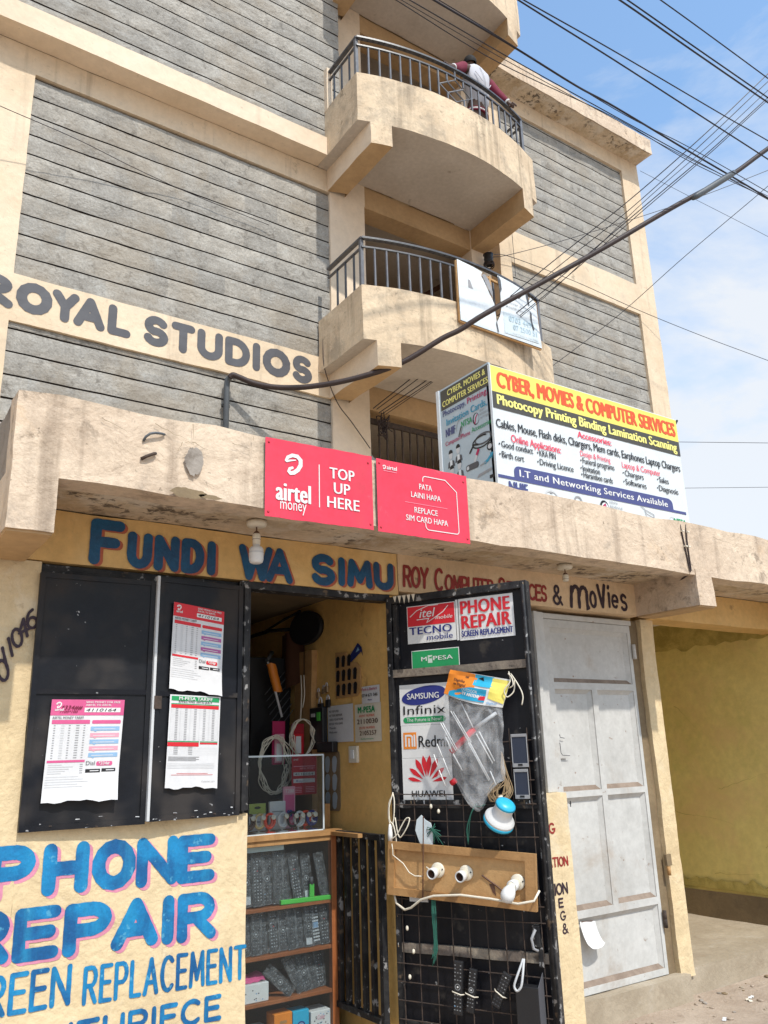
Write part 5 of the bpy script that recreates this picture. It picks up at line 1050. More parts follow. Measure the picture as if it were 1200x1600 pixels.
# ================================================================== INSIDE THE PHONE SHOP
CB = thing('display_cabinet', (2.1, .6, .18), 'brown wooden display cabinet with glass front and four shelves of remote controls', 'cabinet')
m = MB(); m.box(1.55, 2.515, .96, .98, .181, 1.14, 'inner_dark'); m.box(1.55, 1.58, .42, .96, .181, 1.14, 'cabinet_wood'); m.box(2.497, 2.515, .42, .96, .181, 1.14, 'inner_dark'); obj('carcass', m, CB)
m = MB(); m.box(2.478, 2.518, .385, .42, .181, 1.142, 'cabinet_wood', .003); m.box(1.55, 2.478, .385, .42, 1.115, 1.142, 'wood', .002); obj('frame', m, CB)
m = MB(); m.rbox(1.53, 2.545, .375, .98, 1.1425, 1.170, 'wood', .1, .001); m.box(2.508, 2.542, .50, .54, 1.17, 1.30, 'wood', .002); obj('top', m, CB)
SH_Z = [.815, .593, .385]
for z in SH_Z:
    m = MB(); m.box(1.58, 2.478, .392, .95, z-.014, z+.004, 'cabinet_wood', .002); obj('shelf', m, CB)
m = MB(); m.box(1.58, 2.478, .398, .95, .200, .215, 'cabinet_wood'); obj('bottom_board', m, CB)
m = MB(); m.box(1.58, 2.478, .386, .389, .215, 1.115, 'glass'); obj('glass_front', m, CB)
m = MB(); m.box(1.58, 2.20, .41, .44, 1.088, 1.112, 'lightbar'); obj('light_strip', m, CB)
GC = thing('glass_case', (2.2, .6, 1.17), 'glass watch case standing on top of the wooden cabinet', 'glass case')
for a in ((1.62, 2.440, .400, .404, 1.171, 1.566), (2.436, 2.440, .404, .80, 1.171, 1.566), (1.62, 2.440, .400, .80, 1.566, 1.570)):
    m = MB(); m.box(*a, 'glass'); obj('glass_pane', m, GC)
m = MB(); m.box(1.62, 2.444, .398, .402, 1.563, 1.572, 'paleblue'); m.box(2.436, 2.444, .397, .404, 1.171, 1.566, 'paleblue'); m.box(1.62, 2.444, .397, .401, 1.170, 1.176, 'paleblue'); obj('glass_edge', m, GC)

def remote(kind, wd, ht, th_=.018, sleeve=True):
    root = thing('remote_control', (0, 0, 0), 'x', 'remote control')
    m = MB(); m.box(-wd/2, wd/2, -th_, 0, 0, ht, 'plastic_black', .004); obj('body', m, root)
    k = MB(); f = Frame((-wd/2, -th_, 0), (1, 0, 0), (0, 0, 1), (0, -1, 0)); r = random.Random(kind*7+1)
    rows = int(ht/.0155)
    for i in range(1, rows):
        y = ht-.0155*i-.002
        if y < .012: break
        if kind % 3 == 1 and .42 < y/ht < .62:
            continue
        nb_ = 3 if i > 2 else (2 if kind % 2 else 3)
        for c in range(nb_):
            x = wd*(.2+.6*c/(nb_-1)) if nb_ > 1 else wd/2
            if r.random() < .08: continue
            mt = {0: 'lightgrey', 1: 'button_grey', 2: 'darkgrey', 4: 'button_grey', 5: 'darkgrey'}.get(kind, 'grey') if r.random() < .8 else 'button_grey'
            if kind == 3: mt = 'white'
            if r.random() < .03: mt = r.choice(['red', 'skyblue', 'white'])
            s_ = .0034 if kind != 3 else .0062
            rect(k, f, x-s_, y-(.0022 if kind != 3 else .004), x+s_, y+(.0022 if kind != 3 else .004), mt, .0011)
    if kind % 3 == 1:
        stroke(k, f, arc(wd/2, ht*.52, wd*.27, wd*.27, 0, 360, 16), .004, 'button_grey', .0012); poly(k, f, arc(wd/2, ht*.52, wd*.1, wd*.1, 0, 360, 8)[:-1], 'white', .0012)
    if kind == 3: rect(k, f, wd*.15, ht*.42, wd*.85, ht*.56, 'skyblue', .0013)
    if kind == 4: rect(k, f, wd*.12, ht*.05, wd*.88, ht*.22, 'white', .0012); 
    obj('keypad', k, root)
    if sleeve:
        s = MB(); e = .008
        s.grid(lambda u, v: Vector((-wd/2-e+(wd+2*e)*u, -th_-.005-.004*noise.noise(Vector((u*4, v*9, kind))), -.001+(ht+.028+.012*noise.noise(Vector((u*6, kind, 1))))*v)), 8, 18, 'sleeve_film', True)
        obj('plastic_sleeve', s, root)
    return root
protos = {}
ORD = ['first', 'second', 'third', 'fourth', 'fifth', 'sixth', 'seventh', 'eighth', 'ninth', 'tenth', 'eleventh', 'twelfth']
def place_remote(kind, size, loc, rot, label, group, sleeve=True):
    key = (kind, size, sleeve)
    if key not in protos: protos[key] = r = remote(kind, *size, sleeve=sleeve)
    else:
        src = protos[key]; r = src.copy(); col.objects.link(r)
        for ch in list(src.children):
            c = ch.copy(); col.objects.link(c); c.parent = r
    r.location = loc; r.rotation_euler = rot; r['label'] = label; r['group'] = group
    return r
row1 = [(1.95, 0, .05, .215), (2.00, 4, .05, .225), (2.057, 0, .054, .232), (2.116, 1, .052, .24), (2.170, 2, .048, .25), (2.222, 5, .05, .235), (2.292, 0, .05, .222), (2.356, 4, .046, .205), (2.452, 2, .044, .205)]
tilt1 = [0, .5, -1, 0, 1, -6, -8, -4, -9]
ty1 = {}
for i, (x, k, wd, ht) in enumerate(row1):
    lab = 'remote control at the squeegee end of the top shelf, leaning in its clear sleeve' if i == 8 else f'{ORD[i]} sleeved black remote control on the top shelf counting from the painted wall'
    place_remote(k, (wd, ht), (x, .43+.012*(i % 2), .826), (R(-5), R(tilt1[i]), 0), lab, 'remote controls in the cabinet')
row2 = [(1.945, 0), (2.00, 5), (2.048, 1), (2.098, 2), (2.152, 0), (2.208, 1), (2.258, 5), (2.305, 2), (2.355, 4), (2.408, 3), (2.455, 0)]
for i, (x, k) in enumerate(row2):
    lab = 'white keyed remote control second from the frame on the middle shelf' if k == 3 else f'{ORD[i]} sleeved black remote control on the second shelf counting from the painted wall'
    place_remote(k, (.046, .185 if i % 3 else .195), (x, .43+.01*(i % 2), .599), (R(-7), R(-3+2*(i % 3)), 0), lab, 'remote controls in the cabinet')
for i, (x, k, tl, z) in enumerate([(2.25, 1, -46, .398), (2.315, 5, -26, .394), (2.358, 1, -14, .391), (2.405, 2, -10, .391), (2.448, 0, -2, .391)]):
    place_remote(k, (.046, .165), (x, .425+.012*i, z), (R(-8), R(tl), 0), ['remote control tipped almost flat on the third shelf', 'remote control leaning over the tipped one on the third shelf', 'remote control leaning in the middle of the third shelf', 'dark remote control second from the frame on the third shelf', 'upright remote control against the frame on the third shelf'][i], 'remote controls in the cabinet')
m = MB(); m.box(-.15, .152, -.012, .010, 0, .022, 'leaf_green', .003); m.box(.025, .052, -.006, .006, .022, .085, 'leaf_green', .003); m.tube([(.038, 0, .085), (.035, .002, .12)], .011, 'darkgrey', 8)
sq = obj('squeegee', m, None, 'bright green plastic squeegee lying before the remotes on the top shelf', 'squeegee'); sq.location = (2.325, .402, .820); sq.rotation_euler = (0, R(1), 0)
def carton(x0, x1, y0, y1, z0, z1, mat, lab, deco=None, bev=.003, name='carton', cat='box', rot=0):
    th = thing(name, ((x0+x1)/2, (y0+y1)/2, z0), lab, cat)
    m = MB(); m.box(x0, x1, y0, y1, z0, z1, mat, bev); obj('box', m, th)
    if deco: t = MB(); deco(t, Frame((x0, y0, z0), (1, 0, 0), (0, 0, 1), (0, -1, 0)), x1-x0, z1-z0); obj('print', t, th)
    return th
def dots(t, f, w_, h):
    rs_ = random.Random(int(w_*1e4))
    for k in range(16): x, y = rs_.uniform(.1, .9)*w_, rs_.uniform(.1, .9)*h; poly(t, f, arc(x, y, .004, .003, 0, 360, 8)[:-1], rs_.choice(['darkgrey', 'skyblue', 'ink']), .001)
carton(1.88, 2.118, .41, .60, .390, .475, 'white', 'white patterned carton under a pink bag on the third shelf', dots)
m = MB(); m.grid(lambda u, v: Vector((1.88+.23*u, .43+.13*v, .477+.030*math.sin(math.pi*v)+.014*noise.noise(Vector((u*6, v*5, 1))))), 16, 8, 'pink', True); obj('pink_bag', m, None, 'crumpled pink bag lying on the white patterned carton', 'bag')
def od(t, f, w_, h): poly(t, f, rrect(.3*w_, .55*h, .7*w_, .68*h, .006), 'wood', .001)
carton(2.150, 2.252, .41, .50, .216, .318, 'orange', 'plain orange carton on the bottom shelf', od)
def bd(t, f, w_, h): poly(t, f, arc(.5*w_, .3*h, .25*w_, .2*h, 0, 360)[:-1], 'navy', .001); stroke(t, f, arc(.5*w_, .3*h, .13*w_, .1*h, 0, 300), .006, 'skyblue', .0016)
carton(2.258, 2.352, .415, .50, .216, .312, 'aqua', 'bright blue carton between the orange and the white one on the bottom shelf', bd)
def wd_(t, f, w_, h): text(t, f, 'Color', .32*w_, .5*h, .4*w_, .022, 'palepink', .01, .2, .002); dots(t, f, w_, h)
carton(2.358, 2.474, .405, .52, .216, .295, 'white', 'white carton with pink script beside the cabinet frame on the bottom shelf', wd_)
carton(1.98, 2.140, .42, .55, .216, .262, 'white', 'low white carton beside the orange one on the bottom shelf')
# watches on acrylic stands
wlist = [(2.035, 'brown', 'brown', 'brown'), (2.096, 'gold', 'ivory', 'acrylic'), (2.152, 'acrylic_red', 'gold', 'acrylic_red'), (2.232, 'lightgrey', 'gold', 'white'), (2.285, 'ink', 'crimson', 'crimson'), (2.325, 'lightgrey', 'white', 'white'), (2.372, 'acrylic_red', 'signred', 'acrylic_red'), (2.405, 'navy', 'darkgrey', 'navy')]
wl = ['brown strapped watch nearest the painted wall in the glass case', 'gold watch with a pale dial on a clear stand', 'gold watch on the bright red stand', 'silver watch with a gold rim on a white stand', 'black watch with a crimson strap in the glass case', 'pale grey watch on a white stand beside the red one', 'red strapped watch on a red stand', 'navy watch at the back of the row in the glass case']
for (x, strap, dial, stand), lab in zip(wlist, wl):
    stand = 'ivory' if stand == 'acrylic' else stand
    y = .47+.02*((x*100) % 2); th = thing('watch_stand', (x, y, 1.171), 'display stand under the '+lab, 'display stand', 'watch stands')
    m = MB(); m.box(x-.028, x+.028, y-.03, y+.03, 1.171, 1.176, stand, .002); m.box(x-.004, x+.004, y-.004, y+.004, 1.176, 1.205, stand); obj('foot', m, th)
    m = MB(); m.tube([(x+.022*math.sin(a*.45), y, 1.232-.032*math.cos(a*.45)) for a in range(-5, 6)], .010, stand, 8); obj('cuff', m, th)
    wt = thing('wristwatch', (x, y, 1.23), lab, 'watch', 'watches in the glass case')
    m = MB(); m.tube([(x+.030*math.cos(a*math.pi/9), y-.012, 1.232+.036*math.sin(a*math.pi/9)) for a in range(19)], .0075, strap, 6); obj('strap', m, wt)
    m = MB(); m.lathe([(0, 0), (.013, 0), (.014, .006), (.011, .008), (0, .008)], Matrix.Translation((x+.012, y-.028, 1.250)) @ Matrix.Rotation(R(75), 4, 'X'), [dial, 'gold', 'ivory', 'ivory', 'ivory'] if dial != 'ivory' else 'ivory', 16); obj('case', m, wt)
wt = thing('wristwatch', (2.455, .5, 1.24), 'white watch hung alone at the corner of the glass case', 'watch', 'watches in the glass case')
m = MB(); m.lathe([(0, 0), (.022, 0), (.022, .006), (.013, .008), (0, .008)], Matrix.Translation((2.418, .47, 1.255)) @ Matrix.Rotation(R(80), 4, 'X'), ['white', 'white', 'copper', 'ivory', 'ivory'], 16); obj('case', m, wt)
m = MB(); m.lathe([(.013, -.010), (.019, -.010), (.019, .010), (.013, .010), (.013, -.010)], Matrix.Translation((2.422, .478, 1.222)) @ Matrix.Rotation(R(60), 4, 'X'), 'white', 14); obj('strap', m, wt)
def hole(t, f, w_, h): rect(t, f, 0, .62*h, w_, h, 'card_green', .001); poly(t, f, arc(.5*w_, .85*h, .2*w_, .05*h, 0, 360)[:-1], 'ink', .0016); rect(t, f, .1*w_, .3*h, .7*w_, .36*h, 'grey', .001)
carton(2.085, 2.185, .60, .606, 1.175, 1.318, 'paper', 'white packaging card with a green top standing behind the gold watch', hole, 0, 'packaging_card', 'card')
carton(2.200, 2.300, .58, .60, 1.175, 1.325, 'white', 'white box standing behind the silver watch', lambda t, f, w_, h: (rect(t, f, .15*w_, .62*h, .8*w_, .66*h, 'grey', .001), rect(t, f, .15*w_, .54*h, .6*w_, .57*h, 'lightgrey', .001)))
carton(2.295, 2.372, .60, .615, 1.175, 1.400, 'palepink', 'tall pink box standing behind the black watch', lambda t, f, w_, h: (text(t, f, 'T200', .12*w_, .85*h, .75*w_, .02, 'white', .02, 0, .002), rect(t, f, .1*w_, .2*h, .9*w_, .8*h, 'pink', .0008), poly(t, f, [(.3*w_, .42*h), (.45*w_, .45*h), (.5*w_, .42*h), (.58*w_, .45*h), (.75*w_, .42*h), (.72*w_, .30*h), (.5*w_, .22*h), (.32*w_, .30*h)], 'navy', .0014)))
# red notice inside the case
th = thing('red_notice', (2.45, .62, 1.35), 'deep red notice with white bars hanging in the glass case', 'notice')
f = Frame((2.365, .63, 1.350), (1, 0, 0), (0, 0, 1), (0, -1, 0)); m = MB(); m.box(2.365, 2.530, .631, .633, 1.350, 1.570, 'deepred'); obj('sheet', m, th)
t = MB(); rect(t, f, .01, .105, .152, .124, 'lightgrey'); text(t, f, '4110164', .02, .108, .12, .012, 'ink', 0, 0, .002); rect(t, f, .01, .066, .152, .088, 'paper'); text(t, f, 'Roy', .025, .070, .05, .012, 'navy', 0, .2, .002)
text(t, f, 'AIRTEL MONEY', .05, .140, .10, .010, 'palepink', .01, 0, .002); text(t, f, 'airtel', .01, .190, .03, .012, 'white', .01, 0, .002); rect(t, f, .01, .155, .152, .159, 'palepink')
for r in range(4): rect(t, f, .012, .04-.009*r, .065, .043-.009*r, 'palepink'); rect(t, f, .09, .04-.009*r, .15, .043-.009*r, 'palepink')
obj('print', t, th)
# things on the yellow inner wall: plane x = 2.6, frame runs from deep inside towards the street
FI = lambda y0, z0, off=.004: Frame((2.6-off, y0, z0), (0, -1, 0), (0, 0, 1), (-1, 0, 0))
def wall_sheet(label, y0, y1, z0, z1, base, fn, nm='notice', cat='notice', lean=0.):
    th = thing(nm, (2.595, (y0+y1)/2, z0), label, cat, 'notices on the inner wall'); f = FI(y0, z0)
    m = MB(); wd, ht = y0-y1, z1-z0
    m.grid(lambda u, v: f.p(wd*u+lean*v, ht*v, .001+.006*abs(math.sin(u*3.1))*(1-v)), 8, 8, base, True); obj('sheet', m, th)
    t = MB(); fn(t, Frame(f.p(0, 0, .007), f.u, f.v, f.n), wd, ht); obj('print', t, th)
def n1(t, f, w_, h): T = LT(t, f); T('Pochi la Biashara', .012, .070, .155, .016, 'crimson', .01, .15); T('0714 671 046', .012, .035, .16, .018, 'ink', .03); T('Phone', .075, .014, .04, .009, 'navy', .02)
wall_sheet('small white notice with a phone number above the payment notice', .222, .040, 1.835, 1.930, 'paper', n1)
def n2(t, f, w_, h): T = LT(t, f); T('M-PESA', .045, .158, .175, .034, 'green', .05); T('AGENT NUMBER', .055, .135, .16, .012, 'signorange', .02); T('2110030', .035, .098, .21, .026, 'brown', .02); T('STORE NUMBER', .055, .070, .16, .012, 'signorange', .02); T('2105257', .06, .036, .17, .024, 'brown', .02); T('Safaricom', .07, .012, .13, .008, 'green', .01)
wall_sheet('cream payment notice with green heading and two brown numbers', .300, .032, 1.628, 1.836, 'ivory', n2)
def n3(t, f, w_, h):
    T = LT(t, f)
    for k, (s, wd) in enumerate((('NO REFUND', .11), ('AFTER REPAIR', .15), ('CHECK YOUR PHONE', .16), ('BEFORE YOU LEAVE', .155), ('Thanks', .08), ('Welcome', .09))): T(s, .03, .172-.024*k, wd, .012, 'ink' if k != 3 else 'darkgrey', .03, .2 if k > 3 else 0)
wall_sheet('white paper with lines of black marker beside the payment notice', .604, .318, 1.635, 1.846, 'paper', n3)
m = MB(); f = FI(.357, 1.518); m.box(2.582, 2.5995, .268, .357, 1.518, 1.609, 'ivory', .004); sw_ = obj('light_switch', m, None, 'cream wall switch under the payment notice on the yellow inner wall', 'switch')
m = MB(); m.box(2.575, 2.582, .295, .330, 1.540, 1.588, 'white', .003); obj('rocker', m, sw_)
KB = thing('key_card', (2.59, .38, 1.9), 'curved tan card of black key blanks hung on the yellow inner wall', 'key card')
m = MB(); f = FI(.50, 1.885); pts = [(.0, .0), (.24, .0), (.275, .03), (.275, .16), (.235, .19), (.15, .20), (.12, .26), (.0, .27)]
m.prism([f.p(a, b_, 0) for a, b_ in pts], (-.006, 0, 0), 'wood_pale'); obj('card', m, KB)
m = MB()
for r in range(3):
    for c in range(4):
        if r == 2 and c > 2: continue
        x, y = .035+.063*c, .045+.082*r
        poly(m, f, arc(x, y+.018, .020, .018, 0, 360, 10)[:-1], 'ink', .009); poly(m, f, [(x-.018, y+.01), (x-.02, y-.03), (x+.012, y-.034), (x+.02, y+.006)], 'ink', .0105)
        rect(m, f, x-.022, y-.005, x-.017, y+.03, 'button_grey', .012)
obj('key_blank', m, KB)
m = MB(); f = FI(.37, 2.07); poly(m, f, [(.0, .025), (.02, .0), (.155, .06), (.175, .03), (.16, .085), (.12, .115)], 'blue_card', .004); poly(m, f, [(.10, .06), (.14, .07), (.125, .09)], 'skyblue', .006); obj('blue_packet', m, None, 'torn blue packet wedged above the key card', 'packet')
for i, (y, z, s) in enumerate(((.70, 1.94, .8), (.635, 1.955, .7), (.60, 1.965, .8), (.675, 1.87, 1.25), (.585, 1.885, 1.0))):
    th = thing('padlock', (2.585, y, z), ['small brass padlock furthest inside on the yellow wall', 'small padlock hung in the middle of the upper row', 'small padlock of the upper row nearest the key card', 'largest padlock with a bright shackle on the yellow wall', 'dark padlock under the small brass ones'][i], 'padlock', 'padlocks on the inner wall')
    m = MB(); m.box(2.578, 2.594, y-.022*s, y+.022*s, z-.045*s, z, 'plastic_black' if i > 2 else 'lock', .003); obj('body', m, th)
    m = MB(); m.tube([(2.586, y+.015*s*math.cos(a*math.pi/6), z+.028*s*math.sin(a*math.pi/6)) for a in range(7)], .004*s, 'chrome', 6); obj('shackle', m, th)
PK = thing('hanging_packet', (2.56, .68, 1.6), 'black packet with a green label hung beside the marker notice', 'packet')
m = MB(); m.box(2.555, 2.590, .60, .76, 1.60, 1.845, 'plastic_black', .006); m.box(2.548, 2.588, .48, .66, 1.58, 1.64, 'plastic_black', .006); obj('pouch', m, PK)
m = MB(); m.box(2.552, 2.5555, .625, .665, 1.765, 1.815, 'leaf_green'); m.box(2.552, 2.5545, .69, .735, 1.79, 1.81, 'lightgrey'); obj('label', m, PK)
SB2 = thing('blister_card', (2.59, .56, 1.26), 'curved clear blister card with pale shoe shapes hung below the black packet', 'blister card')
m = MB(); f = FI(.655, 1.255); m.prism([f.p(a, b_, 0) for a, b_ in rrect(0, 0, .185, .33, .03)], (-.004, 0, 0), 'brown_cement'); obj('backing', m, SB2)
m = MB()
for c in range(2):
    for r in range(3):
        x, y = .05+.08*c, .055+.10*r; poly(m, f, arc(x, y+.02, .028, .03, 0, 180, 8)+arc(x-.004, y-.025, .022, .02, 180, 360, 8), 'panelgrey', .006)
obj('shape', m, SB2)
# round fan head, aerial, cables, red packets further in
FN = thing('wall_mirror', (2.56, .8, 2.35), 'round black framed disc fixed high on the yellow inner wall', 'disc')
Mf = Matrix.Translation((2.575, .80, 2.345)) @ Matrix.Rotation(R(-90), 4, 'Y') @ Matrix.Rotation(R(8), 4, 'X') @ Matrix.Diagonal((.72, 1.1, 1, 1))
m = MB(); m.lathe([(0, 0), (.145, 0), (.15, .012), (.15, .03), (.138, .034)], Mf, 'ink', 30); obj('rim', m, FN)
m = MB(); m.lathe([(.138, .028), (.06, .020), (0, .018)], Mf, 'plastic_black', 30); obj('face', m, FN)
m = MB(); m.tube([(2.56, .95, 2.36), (2.5, 1.2, 2.38), (2.45, 1.5, 2.36)], .012, 'ink', 6); m.tube([(2.57, .9, 2.47), (2.55, 1.1, 2.44), (2.5, 1.3, 2.38)], .008, 'ink', 6); obj('bracket', m, FN)
m = MB(); m.rbox(2.56, 2.598, .74, .96, 1.15, 2.20, 'wood_pale', .08, .004); obj('wood_plank', m, None, 'upright pale wooden plank fixed against the yellow inner wall', 'plank')
m = MB(); m.grid(lambda u, v: Vector((2.545+.02*math.sin(u*8), .80+.34*u, 2.04+.30*v-.10*u*(1-v)+.02*noise.noise(Vector((u*7, 0, 1)))*(1-v))), 16, 8, 'brown', True); obj('brown_cloth', m, None, 'brown cloth draped over the top of the wooden plank', 'cloth')
AN = thing('indoor_aerial', (2.42, .95, 2.0), 'dark yagi aerial with an orange wrapped clamp hanging inside the shop', 'aerial')
m = MB(); m.tube([(2.355, .93, 2.14), (2.44, .90, 1.80)], .008, 'chrome', 6); m.tube([(2.36, .95, 2.15), (2.42, 1.0, 2.21)], .012, 'conduit', 6); obj('boom', m, AN)
m = MB(); m.grid(lambda u, v: Vector((2.372+.055*v*.9+.03*math.cos(u*2*math.pi), .92+.025*math.sin(u*2*math.pi), 2.125-.17*v+.012*noise.noise(Vector((u*5, v*4, 2))))), 14, 8, 'orange', True, True); obj('orange_wrap', m, AN)
m = MB()
for k in range(7): z = 2.02-.04*k; m.tube([(2.36+.012*k, .98, z-.08), (2.52+.01*k, 1.02, z+.07)], .003, 'conduit', 5)
obj('elements', m, AN)
rs = random.Random(9)
loopy('cable_coil', 'large coil of pale cable hanging behind the glass case', 'cable coil', [[Vector((2.30+rs.uniform(-.025, .025)+(.10+rs.uniform(-.03, .02))*math.cos(a*math.pi/6), .72+rs.uniform(-.01, .01), 1.52+(.16+rs.uniform(-.015, .015))*math.sin(a*math.pi/6))) for a in range(13)] for k in range(8)], .0028, 'ivory', 0)
loopy('cable_bundle', 'tangled bundle of white cable tied beside the red packet', 'cable bundle', [[Vector((2.475+rs.uniform(-.015, .015)+.075*math.cos(a*math.pi/6+k), .70+rs.uniform(-.02, .02), 1.67+.11*math.sin(a*math.pi/6+k))) for a in range(11)] for k in range(9)], .0028, 'ivory', 0)
loopy('plug_lead', 'thin pale cord hanging from the wooden plank down to a plug', 'cord', [[Vector((2.53, .82, 2.05)), Vector((2.525, .80, 1.95)), Vector((2.52, .80, 1.84)), Vector((2.515, .80, 1.78))], [Vector((2.54, .80, 2.05)), Vector((2.535, .78, 1.92)), Vector((2.525, .79, 1.85))]], .004, 'ivory', 0)
for i, (x0, x1, z0, z1, mt, lab) in enumerate(((2.315, 2.40, 1.52, 1.77, 'crimson', 'red and white accessory packet hanging behind the cable coil'), (2.445, 2.53, 1.56, 1.755, 'deepred', 'deep red accessory packet behind the tangled cable bundle'))):
    th = thing('hanging_packet', (x0, .78, z0), lab, 'packet', 'red packets hung inside the shop'); m = MB(); m.box(x0, x1, .78, .79, z0, z1, mt, .002); obj('card', m, th)
    m = MB(); m.box(x0+.01, x1-.01, .768, .780, z0+.01, z0+(z1-z0)*.7, 'palepink' if i == 0 else 'red', .004); m.box(x0+.02, x1-.03, .764, .768, z0+.02, z0+.12, 'white'); obj('blister', m, th)
m = MB(); rs = random.Random(31)
for k in range(26):
    x, z = rs.uniform(1.9, 2.45), rs.uniform(1.25, 1.95); a, h = rs.uniform(.02, .07), rs.uniform(.03, .12)
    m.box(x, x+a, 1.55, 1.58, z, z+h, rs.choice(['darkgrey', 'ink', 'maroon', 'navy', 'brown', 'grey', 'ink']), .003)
m.box(1.5, 2.55, 1.585, 1.60, 1.0, 2.1, 'ink'); m.rbox(2.30, 2.58, 1.06, 1.58, .25, 2.18, 'ink', .1, .012); obj('stock_rack', m, None, 'dim rack of dark accessories and an added dark block at the back of the shop', 'rack')  # tall black block in the corner is added to darken the inner wall there
# barred half gate folded back inside the doorway
GT = thing('half_gate', (2.52, 0, .3), 'low black steel half gate with vertical bars folded inside the doorway', 'gate')
m = MB(); m.box(2.50, 2.535, -.06, .44, 1.135, 1.165, 'black_metal_worn', .003); m.box(2.50, 2.535, -.06, .44, .30, .33, 'black_metal_worn', .003); m.box(2.502, 2.533, -.06, -.03, .33, 1.135, 'black_metal_worn'); m.box(2.502, 2.533, .41, .44, .33, 1.135, 'black_metal_worn'); m.rbox(2.470, 2.499, .10, .40, 1.142, 1.162, 'wood', .06, .002); obj('frame', m, GT)
for y in (.045, .125, .205, .285, .365):
    m = MB(); m.box(2.506, 2.530, y-.013, y+.013, .33, 1.135, 'black_metal_worn'); obj('bar', m, GT)
# ---- remote controls and a black box hung low on the black door
for i, (s, z, tl, k, ln, lab) in enumerate(((.335, .40, 4, 1, .225, 'remote control with a pale label hung lowest on the black door'), (.395, .415, 9, 1, .185, 'slim remote control tied with a white band beside the labelled one'), (.520, .452, 27, 2, .155, 'short black remote control tilted on the grid beside the white loop'))):
    r = place_remote(k, (.045 if i != 1 else .038, ln), FD.p(s, z, .062), (0, R(tl), math.atan2(U_.y, U_.x)), lab, 'remote controls on the black door', False)
    m = MB(); fr = Frame(FD.p(s, z, .085), (U_*math.cos(R(tl))-Zv*math.sin(R(tl))), (Zv*math.cos(R(tl))+U_*math.sin(R(tl))), N_)
    m.tube([fr.p(-.03, ln*.42, -.01), fr.p(-.02, ln*.43, .006), fr.p(.02, ln*.40, .006), fr.p(.034, ln*.40, -.01)], .0028, 'ivory', 6)
    obj('rubber_band', m, None, ['white band round the labelled remote control on the black door', 'white band round the slim remote control on the black door', 'white band round the tilted remote control on the black door'][i], 'band', 'white bands on the remotes')
m = MB(); m.box(.628, .735, -.095, -.042, .39, .55, 'plastic_black', .003, M=ML); o_ = obj('black_carton', m, None, 'open black cardboard box hung at the foot of the black door', 'box')
m = MB(); m.prism([ML @ Vector(p) for p in ((.735, -.095, .55), (.742, -.042, .60), (.742, -.042, .40), (.735, -.095, .39))], U_*.003, 'darkgrey'); obj('side_flap', m, o_)
loopy('cord_loop', 'grey cord loop hanging over the black cardboard box', 'cord', [[lf(.675, .66, .09), lf(.655, .60, .125), (lf(.635, .555, .13)), lf(.65, .535, .13), lf(.672, .555, .13), lf(.68, .61, .12), lf(.678, .66, .09)]], .0055, 'lightgrey', 0)

# ================================================================== PERSON ON THE UPPER BALCONY
def skin(name, verts, edges, radii, mat, parent=None, root=0, level=2):
    me = bpy.data.meshes.new(name); me.from_pydata([Vector(v) for v in verts], edges, []); o = bpy.data.objects.new(name, me); col.objects.link(o)
    o.modifiers.new('s', 'SKIN').use_smooth_shade = True
    sv = me.skin_vertices[0].data
    for i, r in enumerate(radii): sv[i].radius = r if isinstance(r, tuple) else (r, r)
    sv[root].use_root = True
    ss = o.modifiers.new('u', 'SUBSURF'); ss.levels = level; ss.render_levels = level
    dg = bpy.context.evaluated_depsgraph_get(); dg.update()
    m2 = bpy.data.meshes.new_from_object(o.evaluated_get(dg)); bpy.data.objects.remove(o); bpy.data.meshes.remove(me)
    m2.name = name; m2.materials.clear(); m2.materials.append(MATS[mat]); m2.polygons.foreach_set('use_smooth', [True]*len(m2.polygons))
    return link(bpy.data.objects.new(name, m2), parent)
PR = thing('person', (6.36, 3.0, 8.86), 'person in a white jacket with maroon sleeves leaning on the top balcony railing', 'person')
hip = (6.44, 2.98, 9.80); chest = (6.37, 2.85, 10.18); sho = (6.35, 2.85, 10.39); nk = (6.33, 2.88, 10.49); hd = (6.32, 2.91, 10.61); ht_ = (6.32, 2.92, 10.70)
LS, RS_ = (6.13, 2.84, 10.39), (6.57, 2.85, 10.37); LE, RE = (5.90, 2.74, 10.18), (6.73, 2.77, 10.14); LH, RH = (5.66, 2.665, 10.02), (6.84, 2.69, 9.99)
V_ = [hip, chest, sho, nk, hd, ht_, LS, LE, LH, RS_, RE, RH, (6.35, 2.98, 9.76), (6.36, 2.98, 9.34), (6.34, 3.04, 8.93), (6.53, 3.0, 9.76), (6.56, 3.0, 9.34), (6.56, 3.06, 8.93), (6.33, 2.92, 8.885), (6.56, 2.94, 8.885), (6.33, 2.97, 10.56)]
E_ = [(0, 1), (1, 2), (2, 3), (3, 20), (20, 4), (4, 5), (2, 6), (6, 7), (7, 8), (2, 9), (9, 10), (10, 11), (0, 12), (12, 13), (13, 14), (0, 15), (15, 16), (16, 17), (14, 18), (17, 19)]
rad = [(.13, .10), (.15, .11), (.12, .09), .055, .085, .062, .07, .05, .034, .07, .05, .034, .085, .06, .045, .085, .06, .045, .035, .035, .082]
body = skin('body', V_, E_, rad, 'skin', PR)
